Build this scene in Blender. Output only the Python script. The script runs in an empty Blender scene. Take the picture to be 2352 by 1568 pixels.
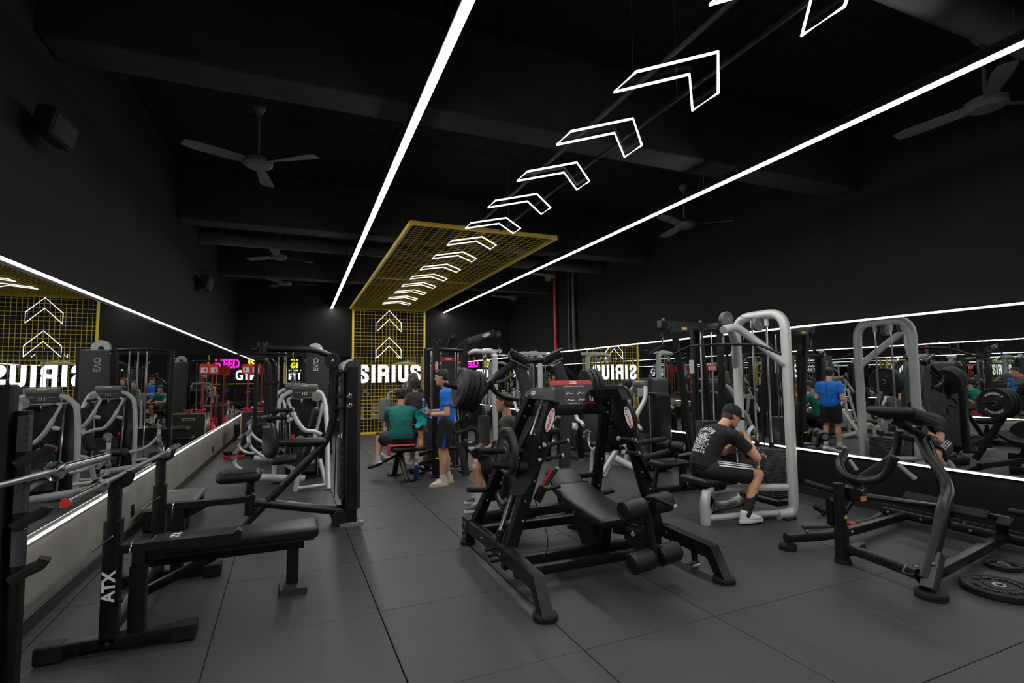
import bpy, math, random
from mathutils import Vector, Matrix
random.seed(7)
S = bpy.context.scene
COL = S.collection
V = Vector

# ------------------------------------------------------------------ camera
F, YAW, PITCH, ROLL, EYE = 1186.0, math.radians(22.3), math.radians(3.95), math.radians(-0.6), 1.59
_fwd = V((math.sin(YAW) * math.cos(PITCH), math.cos(YAW) * math.cos(PITCH), math.sin(PITCH)))
_r0 = V((math.cos(YAW), -math.sin(YAW), 0)); _u0 = _r0.cross(_fwd)
_rt = math.cos(ROLL) * _r0 + math.sin(ROLL) * _u0
_up = -math.sin(ROLL) * _r0 + math.cos(ROLL) * _u0
cd = bpy.data.cameras.new('camera'); cam = bpy.data.objects.new('camera', cd); COL.objects.link(cam)
cd.sensor_width = 36; cd.lens = 36 * F / 2352; cd.clip_start = .05; cd.clip_end = 200
m = Matrix((_rt, _up, -_fwd)).transposed().to_4x4(); m.translation = V((0, 0, EYE)); cam.matrix_world = m
S.camera = cam

# ------------------------------------------------------------------ world, exposure
w = bpy.data.worlds.new('world'); S.world = w; w.use_nodes = True
w.node_tree.nodes['Background'].inputs[0].default_value = (.6, .62, .65, 1)
w.node_tree.nodes['Background'].inputs[1].default_value = 0.0
S.view_settings.view_transform = 'Standard'; S.view_settings.look = 'None'
S.view_settings.gamma = 1; S.view_settings.use_curve_mapping = False
S.view_settings.exposure = 0.0
LED_CEIL, LED_STRIP, LED_NEON, LED_SIGN = 78.0, 14.0, 1.7, 1.0
S.cycles.use_denoising = True
S.cycles.max_bounces = 9; S.cycles.glossy_bounces = 7; S.cycles.diffuse_bounces = 2; S.cycles.transmission_bounces = 4
S.cycles.use_adaptive_sampling = True; S.cycles.adaptive_threshold = .025; S.cycles.use_light_tree = False
S.cycles.sample_clamp_direct = 9.0; S.cycles.sample_clamp_indirect = 2.5

# ------------------------------------------------------------------ survey helpers: a sight line met with a plane of the room
def _ray(u, v):
    return _rt * ((u - 1176) / F) + _up * ((784 - v) / F) + _fwd
EY = V((0, 0, EYE))
def PY(u, v, y): d = _ray(u, v); return EY + d * (y / d.y)
def PX(u, v, x): d = _ray(u, v); return EY + d * (x / d.x)
def PZ(u, v, z=0.0): d = _ray(u, v); return EY + d * ((z - EYE) / d.z)

# ------------------------------------------------------------------ materials
MATS = {}
def mat(name, col, rough=.5, metal=0.0, emit=0.0, bump=0.0, bscale=80.0, var=0.0, vscale=6.0, spec=.5, trans=0.0, coat=0.0, ior=1.45, bdist=.01):
    if name in MATS: return MATS[name]
    m = bpy.data.materials.new(name); m.use_nodes = True; nt = m.node_tree
    b = nt.nodes['Principled BSDF']
    b.inputs['Base Color'].default_value = (*col, 1)
    b.inputs['Roughness'].default_value = rough; b.inputs['Metallic'].default_value = metal
    b.inputs['Specular IOR Level'].default_value = spec; b.inputs['IOR'].default_value = ior
    b.inputs['Transmission Weight'].default_value = trans; b.inputs['Coat Weight'].default_value = coat
    if emit:
        b.inputs['Emission Color'].default_value = (*col, 1); b.inputs['Emission Strength'].default_value = emit
    if bump or var:
        tc = nt.nodes.new('ShaderNodeTexCoord')
    if var:
        n = nt.nodes.new('ShaderNodeTexNoise'); n.inputs['Scale'].default_value = vscale; n.inputs['Detail'].default_value = 6
        nt.links.new(tc.outputs['Object'], n.inputs['Vector'])
        mr = nt.nodes.new('ShaderNodeMapRange'); mr.inputs['From Min'].default_value = .3; mr.inputs['From Max'].default_value = .7
        mr.inputs['To Min'].default_value = 1 - var; mr.inputs['To Max'].default_value = 1 + var
        nt.links.new(n.outputs['Fac'], mr.inputs['Value'])
        mx = nt.nodes.new('ShaderNodeMix'); mx.data_type = 'RGBA'; mx.blend_type = 'MULTIPLY'; mx.inputs[0].default_value = 1
        mx.inputs[6].default_value = (*col, 1); nt.links.new(mr.outputs[0], mx.inputs[7])
        nt.links.new(mx.outputs[2], b.inputs['Base Color'])
    if bump:
        n2 = nt.nodes.new('ShaderNodeTexNoise'); n2.inputs['Scale'].default_value = bscale; n2.inputs['Detail'].default_value = 4
        nt.links.new(tc.outputs['Object'], n2.inputs['Vector'])
        bp = nt.nodes.new('ShaderNodeBump'); bp.inputs['Strength'].default_value = bump; bp.inputs['Distance'].default_value = bdist
        nt.links.new(n2.outputs['Fac'], bp.inputs['Height']); nt.links.new(bp.outputs[0], b.inputs['Normal'])
    MATS[name] = m; return m

M = dict(
    black=mat('black_powder_coat', (.0040, .0040, .0043), .42, bump=.04, bscale=300, spec=.36),
    satin=mat('black_satin_steel', (.0080, .0080, .0084), .36, bump=.02, bscale=200, spec=.38),
    dark=mat('dark_plastic', (.0075, .0075, .008), .5, spec=.3),
    charcoal=mat('charcoal_plate', (.026, .027, .029), .5, bump=.03, bscale=200),
    pad=mat('black_vinyl', (.0085, .0085, .009), .40, bump=.12, bscale=160, spec=.4),
    pad_edge=mat('black_vinyl_side', (.012, .012, .012), .45, bump=.1, bscale=120),
    rubber=mat('black_rubber', (.009, .009, .009), .60, bump=.08, bscale=150, spec=.3),
    rubber_worn=mat('worn_rubber_plate', (.026, .026, .026), .55, bump=.1, bscale=120, var=.35, vscale=14),
    silver=mat('silver_paint', (.58, .59, .58), .36, metal=.35, var=.06, vscale=4),
    silver_dk=mat('grey_plastic', (.11, .115, .115), .42),
    grey=mat('mid_grey_paint', (.2, .205, .2), .45),
    chrome=mat('chrome', (.75, .75, .77), .15, metal=1),
    steel=mat('brushed_steel', (.5, .5, .5), .3, metal=1, bump=.05, bscale=400),
    alu=mat('knurled_aluminium', (.62, .62, .62), .4, metal=.85, bump=.4, bscale=700),
    stack=mat('stack_plate', (.05, .05, .052), .4, metal=.3),
    red=mat('red_plastic', (.55, .02, .018), .4),
    redp=mat('red_paint', (.32, .018, .016), .42),
    yellow=mat('yellow_paint', (.68, .50, .05), .42),
    yellowp=mat('yellow_plastic', (.75, .55, .04), .4),
    white=mat('white_print', (.8, .8, .8), .5),
    offwhite=mat('off_white_print', (.55, .54, .5), .6),
    ply=mat('birch_ply_edge', (.5, .36, .2), .6, var=.2, vscale=30),
    mirror=mat('mirror_glass', (.80, .83, .82), .0, metal=1.0),
    wall=mat('anthracite_wall_paint', (.0120, .0116, .0110), .85, bump=.05, bscale=60, var=.12, vscale=1.5, spec=.05),
    wall_low=mat('grey_plinth_paint', (.19, .18, .16), .6, bump=.06, bscale=50, var=.15, vscale=3),
    base=mat('black_skirting', (.012, .012, .012), .4),
    ceil=mat('black_ceiling_board', (.0075, .0075, .0072), .8, spec=.12, bump=1.0, bscale=16, var=.5, vscale=9),
    beam=mat('painted_concrete_beam', (.020, .019, .018), .75, spec=.2, bump=.25, bscale=22, var=.25, vscale=5),
    duct=mat('painted_duct', (.022, .022, .022), .55),
    led=mat('led_diffuser', (1, 1, .985), .5, emit=LED_CEIL),
    strip=mat('led_strip', (1, .965, .94), .5, emit=LED_STRIP),
    neon=mat('neon_white', (1, .93, .90), .5, emit=LED_NEON),
    sign=mat('lit_sign_white', (.93, .98, 1), .5, emit=LED_SIGN),
    sign_m=mat('lit_sign_magenta', (1, .01, .62), .5, emit=1.5),
    sign_y=mat('lit_sign_yellow', (1, .86, .01), .5, emit=1.4),
    matte=mat('matte_black', (.005, .005, .005), .7, spec=.12),
    fan=mat('grey_fan_paint', (.065, .062, .060), .55),
    glass=mat('clear_pet', (.80, .90, .96), .05, trans=1.0, ior=1.3),
)
M['acrylic'] = mat('clear_acrylic', (.90, .90, .91), .0, trans=1.0, ior=1.03)
# rubber floor: dark crumb with fine grey flecks
fm = bpy.data.materials.new('rubber_floor'); fm.use_nodes = True; nt = fm.node_tree; b = nt.nodes['Principled BSDF']
tc = nt.nodes.new('ShaderNodeTexCoord'); geo = nt.nodes.new('ShaderNodeNewGeometry')
n1 = nt.nodes.new('ShaderNodeTexNoise'); n1.inputs['Scale'].default_value = 190; n1.inputs['Detail'].default_value = 3
n2 = nt.nodes.new('ShaderNodeTexNoise'); n2.inputs['Scale'].default_value = 1.1; n2.inputs['Detail'].default_value = 5
for n in (n1, n2): nt.links.new(geo.outputs['Position'], n.inputs['Vector'])
cr = nt.nodes.new('ShaderNodeValToRGB'); cr.color_ramp.elements[0].position = .35; cr.color_ramp.elements[1].position = .75
cr.color_ramp.elements[0].color = (.022, .022, .0225, 1); cr.color_ramp.elements[1].color = (.056, .055, .054, 1)
nt.links.new(n1.outputs['Fac'], cr.inputs[0])
mr = nt.nodes.new('ShaderNodeMapRange'); mr.inputs['From Min'].default_value = .3; mr.inputs['From Max'].default_value = .7
mr.inputs['To Min'].default_value = .8; mr.inputs['To Max'].default_value = 1.15; nt.links.new(n2.outputs['Fac'], mr.inputs[0])
mx = nt.nodes.new('ShaderNodeMix'); mx.data_type = 'RGBA'; mx.blend_type = 'MULTIPLY'; mx.inputs[0].default_value = 1
nt.links.new(cr.outputs[0], mx.inputs[6]); nt.links.new(mr.outputs[0], mx.inputs[7]); nt.links.new(mx.outputs[2], b.inputs['Base Color'])
b.inputs['Roughness'].default_value = .5; b.inputs['Specular IOR Level'].default_value = .5
bp = nt.nodes.new('ShaderNodeBump'); bp.inputs['Strength'].default_value = .35; bp.inputs['Distance'].default_value = .004
nt.links.new(n1.outputs['Fac'], bp.inputs['Height']); nt.links.new(bp.outputs[0], b.inputs['Normal'])
M['floor'] = fm

# ------------------------------------------------------------------ mesh helpers
def rrect(w, h, r=.006, n=2):
    r = min(r, w * .49, h * .49); out = []
    for cx, cy, a0 in ((w/2-r, h/2-r, 0), (-w/2+r, h/2-r, 90), (-w/2+r, -h/2+r, 180), (w/2-r, -h/2+r, 270)):
        for k in range(n + 1):
            a = math.radians(a0 + 90 * k / n); out.append((cx + r * math.cos(a), cy + r * math.sin(a)))
    return out
def circ(r, n=12, r2=None):
    r2 = r if r2 is None else r2
    return [(r * math.cos(2*math.pi*k/n), r2 * math.sin(2*math.pi*k/n)) for k in range(n)]
def fillet(pts, rad, n=5):
    pts = [V(p) for p in pts]
    if rad <= 0 or len(pts) < 3: return pts
    out = [pts[0]]
    for i in range(1, len(pts) - 1):
        a, p, c = pts[i-1], pts[i], pts[i+1]
        d1, d2 = (a - p), (c - p); l1, l2 = d1.length, d2.length
        t = min(rad, l1 * .48, l2 * .48); s, e = p + d1 * (t / l1), p + d2 * (t / l2)
        for k in range(n + 1):
            q = k / n; out.append(s * (1-q)**2 + p * (2*q*(1-q)) + e * q*q)
    out.append(pts[-1]); return out
def frame_of(d, up=V((0, 0, 1))):
    d = d.normalized(); up = V(up)
    if abs(d.dot(up.normalized())) > .98: up = V((0, 1, 0)) if abs(d.y) < .9 else V((1, 0, 0))
    x = d.cross(up).normalized(); y = x.cross(d).normalized()
    return x, y

class MB:
    def __init__(s): s.v = []; s.f = []
    def add(s, vs, fs):
        o = len(s.v); s.v += [V(p) for p in vs]; s.f += [tuple(i + o for i in f) for f in fs]; return s
    def sweep(s, pts, prof, up=(0, 0, 1), closed=False, taper=None):
        pts = [V(p) for p in pts]; n = len(pts); k = len(prof); rings = []
        up = V(up); px_ = None
        for i in range(n):
            if closed: d = (pts[(i+1) % n] - pts[i-1])
            elif i == 0: d = pts[1] - pts[0]
            elif i == n - 1: d = pts[-1] - pts[-2]
            else: d = (pts[i+1] - pts[i]).normalized() + (pts[i] - pts[i-1]).normalized()
            d.normalize()
            if px_ is None: x, y = frame_of(d, up)
            else:
                x = px_ - d * px_.dot(d)
                x.normalize(); y = x.cross(d).normalized()
            px_ = x; t = 1 if taper is None else taper[i]
            rings.append([pts[i] + x * (a * t) + y * (b_ * t) for a, b_ in prof])
        vs = [p for r in rings for p in r]; fs = []
        m_ = n if closed else n - 1
        for i in range(m_):
            j = (i + 1) % n
            for q in range(k):
                fs.append((i*k+q, j*k+q, j*k+(q+1) % k, i*k+(q+1) % k))
        if not closed:
            fs.append(tuple(range(k))); fs.append(tuple((n-1)*k + q for q in reversed(range(k))))
        return s.add(vs, fs)
    def tube(s, pts, r, rad=.0, n=12, r2=None, closed=False): return s.sweep(fillet(pts, rad), circ(r, n, r2), closed=closed)
    def beam(s, a, b, w, h, up=(0, 0, 1), r=.006): return s.sweep([a, b], rrect(w, h, r), up)
    def path(s, pts, w, h, up=(0, 0, 1), r=.006, rad=0.0): return s.sweep(fillet(pts, rad), rrect(w, h, r), up)
    def box(s, c, d, ax=None, r=.006):
        c = V(c); ax = ax or (V((1, 0, 0)), V((0, 1, 0)), V((0, 0, 1)))
        r = min(r, min(d) * .45); vs = []; fs = []
        a, b_, z = [V(q).normalized() for q in ax]
        pr = rrect(d[0], d[1], r, 2); k = len(pr)
        ins = rrect(d[0] - 2*r, d[1] - 2*r, .0001, 2) if r > 0 else pr
        lv = [(-d[2]/2, ins), (-d[2]/2 + r, pr), (d[2]/2 - r, pr), (d[2]/2, ins)]
        for zz, p in lv: vs += [c + a*x + b_*y + z*zz for x, y in p]
        for i in range(3):
            for q in range(k): fs.append((i*k+q, i*k+(q+1) % k, (i+1)*k+(q+1) % k, (i+1)*k+q))
        fs.append(tuple(reversed(range(k)))); fs.append(tuple(3*k+q for q in range(k)))
        return s.add(vs, fs)
    def cushion(s, c, d, ax=None, r=.03, n=4, puff=0.0):
        c = V(c); ax = ax or (V((1, 0, 0)), V((0, 1, 0)), V((0, 0, 1)))
        a, b_, z = [V(q).normalized() for q in ax]; r = min(r, min(d)*.499); g = {}; vs = []; fs = []
        def coords(L):
            i = L/2 - r; o = [-L/2 + r - r*math.cos(math.pi/2*k/n) for k in range(n)]
            o = [-i - r*math.cos(math.pi/2*k/n) for k in range(n+1)]
            return o + [-q for q in reversed(o)]
        cs = [coords(q) for q in d]; N = 2*n + 2
        def vert(i, j, k):
            if (i, j, k) in g: return g[i, j, k]
            p = V((cs[0][i], cs[1][j], cs[2][k])); inn = V([max(-d[t]/2 + r, min(d[t]/2 - r, p[t])) for t in range(3)])
            o = p - inn
            if o.length > 1e-9: p = inn + o.normalized() * r
            if puff:
                fx, fy = 2*p.x/d[0], 2*p.y/d[1]; p.z += (1 if p.z > 0 else -1) * puff * max(0, 1-fx*fx) * max(0, 1-fy*fy)
            vs.append(c + a*p.x + b_*p.y + z*p.z); g[i, j, k] = len(vs) - 1; return g[i, j, k]
        for i in range(N-1):
            for j in range(N-1):
                fs.append((vert(i, j, 0), vert(i, j+1, 0), vert(i+1, j+1, 0), vert(i+1, j, 0)))
                fs.append((vert(i, j, N-1), vert(i+1, j, N-1), vert(i+1, j+1, N-1), vert(i, j+1, N-1)))
                fs.append((vert(i, 0, j), vert(i+1, 0, j), vert(i+1, 0, j+1), vert(i, 0, j+1)))
                fs.append((vert(i, N-1, j), vert(i, N-1, j+1), vert(i+1, N-1, j+1), vert(i+1, N-1, j)))
                fs.append((vert(0, i, j), vert(0, i, j+1), vert(0, i+1, j+1), vert(0, i+1, j)))
                fs.append((vert(N-1, i, j), vert(N-1, i+1, j), vert(N-1, i+1, j+1), vert(N-1, i, j+1)))
        return s.add(vs, fs)
    def lathe(s, c, axis, prof, n=24):
        c = V(c); axis = V(axis).normalized(); x, y = frame_of(axis); vs = []; fs = []; k = len(prof)
        for i in range(n):
            a = 2*math.pi*i/n; e = x*math.cos(a) + y*math.sin(a)
            vs += [c + axis*h + e*max(r, 1e-5) for r, h in prof]
        for i in range(n):
            j = (i+1) % n
            for q in range(k-1): fs.append((i*k+q, j*k+q, j*k+q+1, i*k+q+1))
        return s.add(vs, fs)
    def cyl(s, a, b, r, n=16, r2=None, ch=.003):
        a, b = V(a), V(b); L = (b-a).length; r2 = r if r2 is None else r2; ch = min(ch, r*.4, L*.3)
        return s.lathe(a, b-a, [(0, 0), (r-ch, 0), (r, ch), (r2, L-ch), (r2-ch, L), (0, L)], n)
    def prism(s, poly, th):
        """planar polygon (3-D points) pushed along the vector th"""
        poly = [V(p) for p in poly]; k = len(poly); th = V(th)
        nn = V((0, 0, 0))
        for i in range(k): nn += poly[i].cross(poly[(i+1) % k])
        if nn.dot(th) > 0: poly = poly[::-1]
        vs = poly + [p + th for p in poly]
        fs = [tuple(range(k)), tuple(k + q for q in reversed(range(k)))]
        fs += [(q, k+q, k+(q+1) % k, (q+1) % k) for q in range(k)]
        return s.add(vs, [tuple(reversed(f)) for f in fs])
    def ball(s, c, r, n=12, sc=(1, 1, 1)):
        c = V(c); vs = []; fs = []
        for i in range(n+1):
            t = math.pi*i/n
            for j in range(2*n):
                a = math.pi*j/n; vs.append(c + V((r*sc[0]*math.sin(t)*math.cos(a), r*sc[1]*math.sin(t)*math.sin(a), r*sc[2]*math.cos(t))))
        for i in range(n):
            for j in range(2*n):
                fs.append((i*2*n+j, (i+1)*2*n+j, (i+1)*2*n+(j+1) % (2*n), i*2*n+(j+1) % (2*n)))
        return s.add(vs, fs)
    def mesh(s, name, m=None, ang=32):
        me = bpy.data.meshes.new(name); me.from_pydata(s.v, [], s.f); me.update()
        if m is not None: me.materials.append(M[m] if isinstance(m, str) else m)
        me.polygons.foreach_set('use_smooth', [True] * len(me.polygons)); me.set_sharp_from_angle(angle=math.radians(ang))
        return me
    def build(s, name, m, parent=None, ang=32):
        return obj(name, s.mesh(name, m, ang), parent)

def obj(name, me, parent=None, label=None):
    o = bpy.data.objects.new(name, me); COL.objects.link(o)
    if parent is not None:
        o.parent = parent; o.matrix_parent_inverse = pinv(parent)
    if label: o['label'] = label
    return o
def pinv(p):
    w_ = Matrix.Identity(4); q = p
    chain = []
    while q is not None: chain.append(q); q = q.parent
    for q in reversed(chain): w_ = w_ @ (q.matrix_parent_inverse if q.parent else Matrix.Identity(4)) @ q.matrix_basis
    return w_.inverted()
def tag(o, label, cat, group=None, kind=None):
    o['label'] = label; o['category'] = cat
    if group: o['group'] = group
    if kind: o['kind'] = kind
    return o
def thing(name, label, cat, loc=(0, 0, 0), group=None):
    o = bpy.data.objects.new(name, None); COL.objects.link(o); o.location = loc; o.empty_display_size = .1
    return tag(o, label, cat, group)
def struct(o): o['kind'] = 'structure'; return o
def text(name, body, m, parent, o, x, y, size, depth=.002, bold=0.0, wscale=1.0, align='CENTER'):
    """flat lettering: o = anchor, x = reading direction, y = up direction, size = capital height"""
    cu = bpy.data.curves.new(name, 'FONT'); cu.body = body; cu.size = 1; cu.offset = bold; cu.extrude = .5; cu.align_x = align; cu.align_y = 'CENTER'
    cu.resolution_u = 3
    t = bpy.data.objects.new('tmp', cu); COL.objects.link(t)
    dg = bpy.context.evaluated_depsgraph_get(); dg.update()
    me = bpy.data.meshes.new_from_object(t.evaluated_get(dg)); bpy.data.objects.remove(t); bpy.data.curves.remove(cu)
    x, y = V(x).normalized(), V(y).normalized(); z = x.cross(y); k = size / .7; o = V(o)
    for v_ in me.vertices:
        p = v_.co; v_.co = o + x * (p.x * k * wscale) + y * (p.y * k) + z * ((p.z + .5) * depth)
    me.materials.clear(); me.materials.append(M[m] if isinstance(m, str) else m); me.name = name
    return obj(name, me, parent)
_bolt = {}
def bolts(parent, pts, axis, r=.011, m='steel'):
    for p in pts:
        key = (tuple(round(a, 2) for a in V(axis).normalized()), r, m)
        if key not in _bolt:
            _bolt[key] = MB().lathe((0, 0, 0), axis, [(0, r*.75), (r*.6, r*.7), (r, r*.35), (r, -r*.3)], 8).mesh('bolt', m)
        o = obj('bolt', _bolt[key], parent)
        o.matrix_basis = Matrix.Translation(V(p))

# ================================================================== the setting
XL, XR, YF, YB, ZC = -1.60, 6.25, 15.45, -5.45, 4.55
TS, TA, TX, TY = 1.0069, math.radians(1.3476), .527, 3.7265
floor = struct(MB().box(((XL+XR)/2, (YF+YB)/2, -.06), (XR-XL+.3, YF-YB+.3, .09), r=0).build('floor', 'base'))
def clip(poly, ax, lim, sgn):
    out = []
    for i in range(len(poly)):
        a, c = poly[i], poly[(i+1) % len(poly)]; da, dc = sgn*(a[ax]-lim), sgn*(c[ax]-lim)
        if da <= 0: out.append(a)
        if (da < 0 < dc) or (dc < 0 < da):
            t = da/(da-dc); out.append((a[0]+(c[0]-a[0])*t, a[1]+(c[1]-a[1])*t))
    return out
ca, sa = math.cos(TA), math.sin(TA)
for i in range(-4, 8):
    for j in range(-11, 14):
        g = .003
        q = [((i+a)*TS + (g if a == 0 else -g), (j+b_)*TS + (g if b_ == 0 else -g)) for a, b_ in ((0, 0), (1, 0), (1, 1), (0, 1))]
        q = [(TX + ca*x - sa*y, TY + sa*x + ca*y) for x, y in q]
        for ax, lim, sg in ((0, XL+.001, -1), (0, XR-.001, 1), (1, YB+.001, -1), (1, YF-.001, 1)):
            q = clip(q, ax, lim, sg) if len(q) > 2 else []
        if len(q) < 3: continue
        cx, cy = sum(p[0] for p in q)/len(q), sum(p[1] for p in q)/len(q)
        dz = random.uniform(-.0006, .0006)
        mb = MB(); k = len(q)
        def inset(p, e): d = V((cx-p[0], cy-p[1])); d.normalize(); return (p[0]+d.x*e, p[1]+d.y*e)
        lv = [[(x, y, -.014) for x, y in q], [(x, y, -.003+dz) for x, y in q], [(*inset(p, .004), dz) for p in q]]
        mb.add([p for l in lv for p in l], [(l*k+a, l*k+(a+1) % k, (l+1)*k+(a+1) % k, (l+1)*k+a) for l in range(2) for a in range(k)] + [tuple(2*k+a for a in range(k))])
        mb.build('floor_tile', 'floor', floor, ang=20)

# ceiling, boards, beams, ducts
ceil = struct(MB().box(((XL+XR)/2, (YF+YB)/2, ZC+.1), (XR-XL+.3, YF-YB+.3, .12), r=0).build('ceiling', 'base'))
BY = [.15, 4.22, 8.30, 12.35]
edges = [YB] + [y for b_ in BY for y in (b_-.19, b_+.19)] + [YF]
for s0, s1 in zip(edges[0::2], edges[1::2]):
    for a in range(2):
        for c in range(3):
            x0, x1 = XL + (XR-XL)*c/3, XL + (XR-XL)*(c+1)/3; y0, y1 = s0 + (s1-s0)*a/2, s0 + (s1-s0)*(a+1)/2
            MB().box(((x0+x1)/2, (y0+y1)/2, ZC+.02), (x1-x0-.012, y1-y0-.012, .05), r=.006).build('ceiling_board', 'ceil', ceil)
for y in BY:
    bm = MB().box(((XL+XR)/2, y, ZC-.35), (XR-XL-.01, .34, .78), r=.012).build('ceiling_beam', 'beam', ceil)
for k_, y in enumerate((1.9, 9.9)):
    mb = MB().cyl((XL+.01, y, 4.02), (XR-.01, y, 4.02), .13, 20)
    for x in (-.4, 1.4, 3.2, 5.0): mb.tube([(x-.001, y, ZC-.02), (x, y, 4.15)], .004, n=6)
    for x in (.5, 2.6, 4.7): mb.lathe((x, y, 4.02), (1, 0, 0), [(.13, 0), (.136, .002), (.136, .028), (.13, .03)], 20)
    tag(mb.build('air_duct', 'duct'), ['round black ventilation duct crossing the ceiling above the camera', 'round black ventilation duct crossing under the ceiling beyond the second beam'][k_], 'duct')

# walls with skirting, plinth, mirrors
def wall(name, c, d): return struct(MB().box(c, d, r=0).build(name, 'wall'))
wl = wall('wall_left', (XL-.08, (YF+YB)/2, ZC/2), (.16, YF-YB+.3, ZC))
wr = wall('wall_right', (XR+.08, (YF+YB)/2, ZC/2), (.16, YF-YB+.3, ZC))
wf = wall('wall_far', ((XL+XR)/2, YF+.08, ZC/2), (XR-XL, .16, ZC))
wb = wall('wall_behind', ((XL+XR)/2, YB-.08, ZC/2), (XR-XL, .16, ZC))
LZ0, LZ1, RZ0, RZ1 = .60, 2.275, .605, 2.215
MB().box((XL+.004, (YF+YB)/2, .34), (.012, YF-YB, .48), r=0).build('plinth_panel', 'wall_low', wl)
MB().box((XR-.004, (YF+YB)/2, .34), (.012, YF-YB, .48), r=0).build('plinth_panel', 'wall', wr)
MB().box(((XL+XR)/2, YF-.004, .34), (XR-XL-.03, .012, .48), r=0).build('plinth_panel', 'wall', wf)
struct(MB().box((XL+.011, (YF+YB)/2, .05), (.022, YF-YB-.05, .10), r=.004).build('baseboard_left', 'base'))
struct(MB().box((XR-.011, (YF+YB)/2, .05), (.022, YF-YB-.05, .10), r=.004).build('baseboard_right', 'base'))
struct(MB().box(((XL+XR)/2, YF-.011, .05), (XR-XL-.05, .022, .10), r=.004).build('baseboard_far', 'base'))
def panels(a0, a1, ref, wdt, f):
    k = math.floor((a0-ref)/wdt); e = [a0]
    while True:
        k += 1; t = ref + k*wdt
        if t >= a1 - .05: break
        if t > a0 + .05: e.append(t)
    e.append(a1)
    for p, q in zip(e[:-1], e[1:]): f(p+.0012, q-.0012)
PANE = .008
panels(YB, YF-.012, 5.68, 1.3, lambda p, q: MB().box((XL+.006, (p+q)/2, (LZ0+LZ1)/2), (.012, q-p, LZ1-LZ0), r=.0012).build('mirror_pane', 'mirror', wl, ang=10))
panels(YB, YF-.012, 3.32, 1.3, lambda p, q: MB().box((XR-.006, (p+q)/2, (RZ0+RZ1)/2), (.012, q-p, RZ1-RZ0), r=.0012).build('mirror_pane', 'mirror', wr, ang=10))
panels(XL+.02, XR-.02, 2.3, 1.3, lambda p, q: MB().box(((p+q)/2, YF-.006, (.42+2.25)/2), (q-p, .012, 2.25-.42), r=.0012).build('mirror_pane', 'mirror', wf, ang=10))
# sockets in the left plinth
def socket(y, z, w_, h_, lab):
    o = MB().box((XL+.016, y, z), (.012, w_, h_), r=.003).build('wall_socket', 'dark'); tag(o, lab, 'socket')
    MB().box((XL+.023, y, z), (.004, w_*.55, h_*.6), r=.001).build('insert', 'base', o)
socket(PX(301, 1172, XL).y, PX(301, 1172, XL).z, .08, .12, 'black wall socket low on the left wall behind the press bench')
socket(PX(487, 1032, XL).y, PX(487, 1032, XL).z, .09, .13, 'wall socket low on the left wall near the red step')
MB().box((XL+.013, PX(283, 1148, XL).y, PX(283, 1148, XL).z), (.006, .22, .17), r=.002).build('access_panel', 'wall_low', wl)

# ------------------------------------------------------------------ light lines
def led_line(name, x, z, y0, y1, lab):
    t = thing(name, lab, 'light', (x, (y0+y1)/2, z))
    mb = MB().beam((x, y0, z+.035), (x, y1, z+.035), .075, .07, r=.004)
    mb.build('housing', 'base', t)
    MB().beam((x, y0, z-.004), (x, y1, z-.004), .058, .012, r=.003).build('diffuser', 'led', t)
    for k in range(8):
        yy = y0 + .6 + (y1-y0-1)*k/7; MB().tube([(x, yy, z+.07), (x, yy, ZC)], .0015, n=5).build('hanging_wire', 'steel', t)
led_line('linear_light', .80, 3.6, -4.3, YF-.03, 'long white suspended light line on the left, running down the room to the far wall')
led_line('linear_light', 4.07, 3.6, -4.3, YF-.03, 'long white suspended light line on the right, above the silver pulldown machine')
def strip(x, sgn, z, lab, y0=YB+.02, y1=YF-.02):
    t = thing('led_strip', lab, 'light', (x, (y0+y1)/2, z))
    MB().beam((x+sgn*.025, y0, z), (x+sgn*.025, y1, z), .024, .026, r=.003).build('channel', 'alu', t)
    MB().beam((x+sgn*.039, y0, z), (x+sgn*.039, y1, z), .012, .018, r=.004).build('diffuser', 'strip', t)
strip(XL, 1, LZ1+.012, 'thin LED strip along the top of the left mirror')
strip(XL, 1, LZ0-.012, 'thin LED strip along the bottom of the left mirror')
strip(XR, -1, RZ1+.012, 'thin LED strip along the top of the right mirror')
strip(XR, -1, RZ0-.012, 'thin LED strip along the bottom of the right mirror')

# ------------------------------------------------------------------ yellow wire-mesh canopy and wall panel
GX0, GX1, GY0, GY1, GZ = 1.30, 3.40, 6.57, 15.28, 3.60
t = thing('mesh_canopy', 'yellow framed wire mesh panel hung under the ceiling, leading to the far wall', 'panel', ((GX0+GX1)/2, (GY0+GY1)/2, GZ))
for x in (GX0, GX1): MB().beam((x, GY0, GZ), (x, GY1, GZ), .05, .06).build('frame_bar', 'yellow', t)
for y in (GY0, 10.45, GY1): MB().beam((GX0, y, GZ), (GX1, y, GZ), .05, .055 if y != 10.45 else .03).build('frame_bar', 'yellow', t)
mb = MB()
for k in range(1, 20): mb.tube([(GX0+.105*k, GY0, GZ), (GX0+.105*k, GY1, GZ)], .0045, n=5)
for k in range(1, 83): mb.tube([(GX0, GY0+.105*k, GZ+.008), (GX1, GY0+.105*k, GZ+.008)], .0045, n=5)
mb.build('wire_mesh', 'yellow', t)['kind'] = 'stuff'
for y in (7.2, 10.45, 13.6):
    for x in (GX0, GX1): MB().tube([(x, y, GZ), (x, y, ZC)], .004, n=6).build('hanging_rod', 'base', t)
WX0, WX1, WY, WZ1 = 1.38, 3.43, 15.30, 3.60
t = thing('mesh_screen', 'yellow framed wire mesh panel standing on the floor against the far wall', 'panel', ((WX0+WX1)/2, WY, 0))
for x in (WX0, WX1): MB().beam((x, WY, 0.0), (x, WY, WZ1-.03), .055, .05, up=(0, 1, 0)).build('frame_bar', 'yellow', t)
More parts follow.
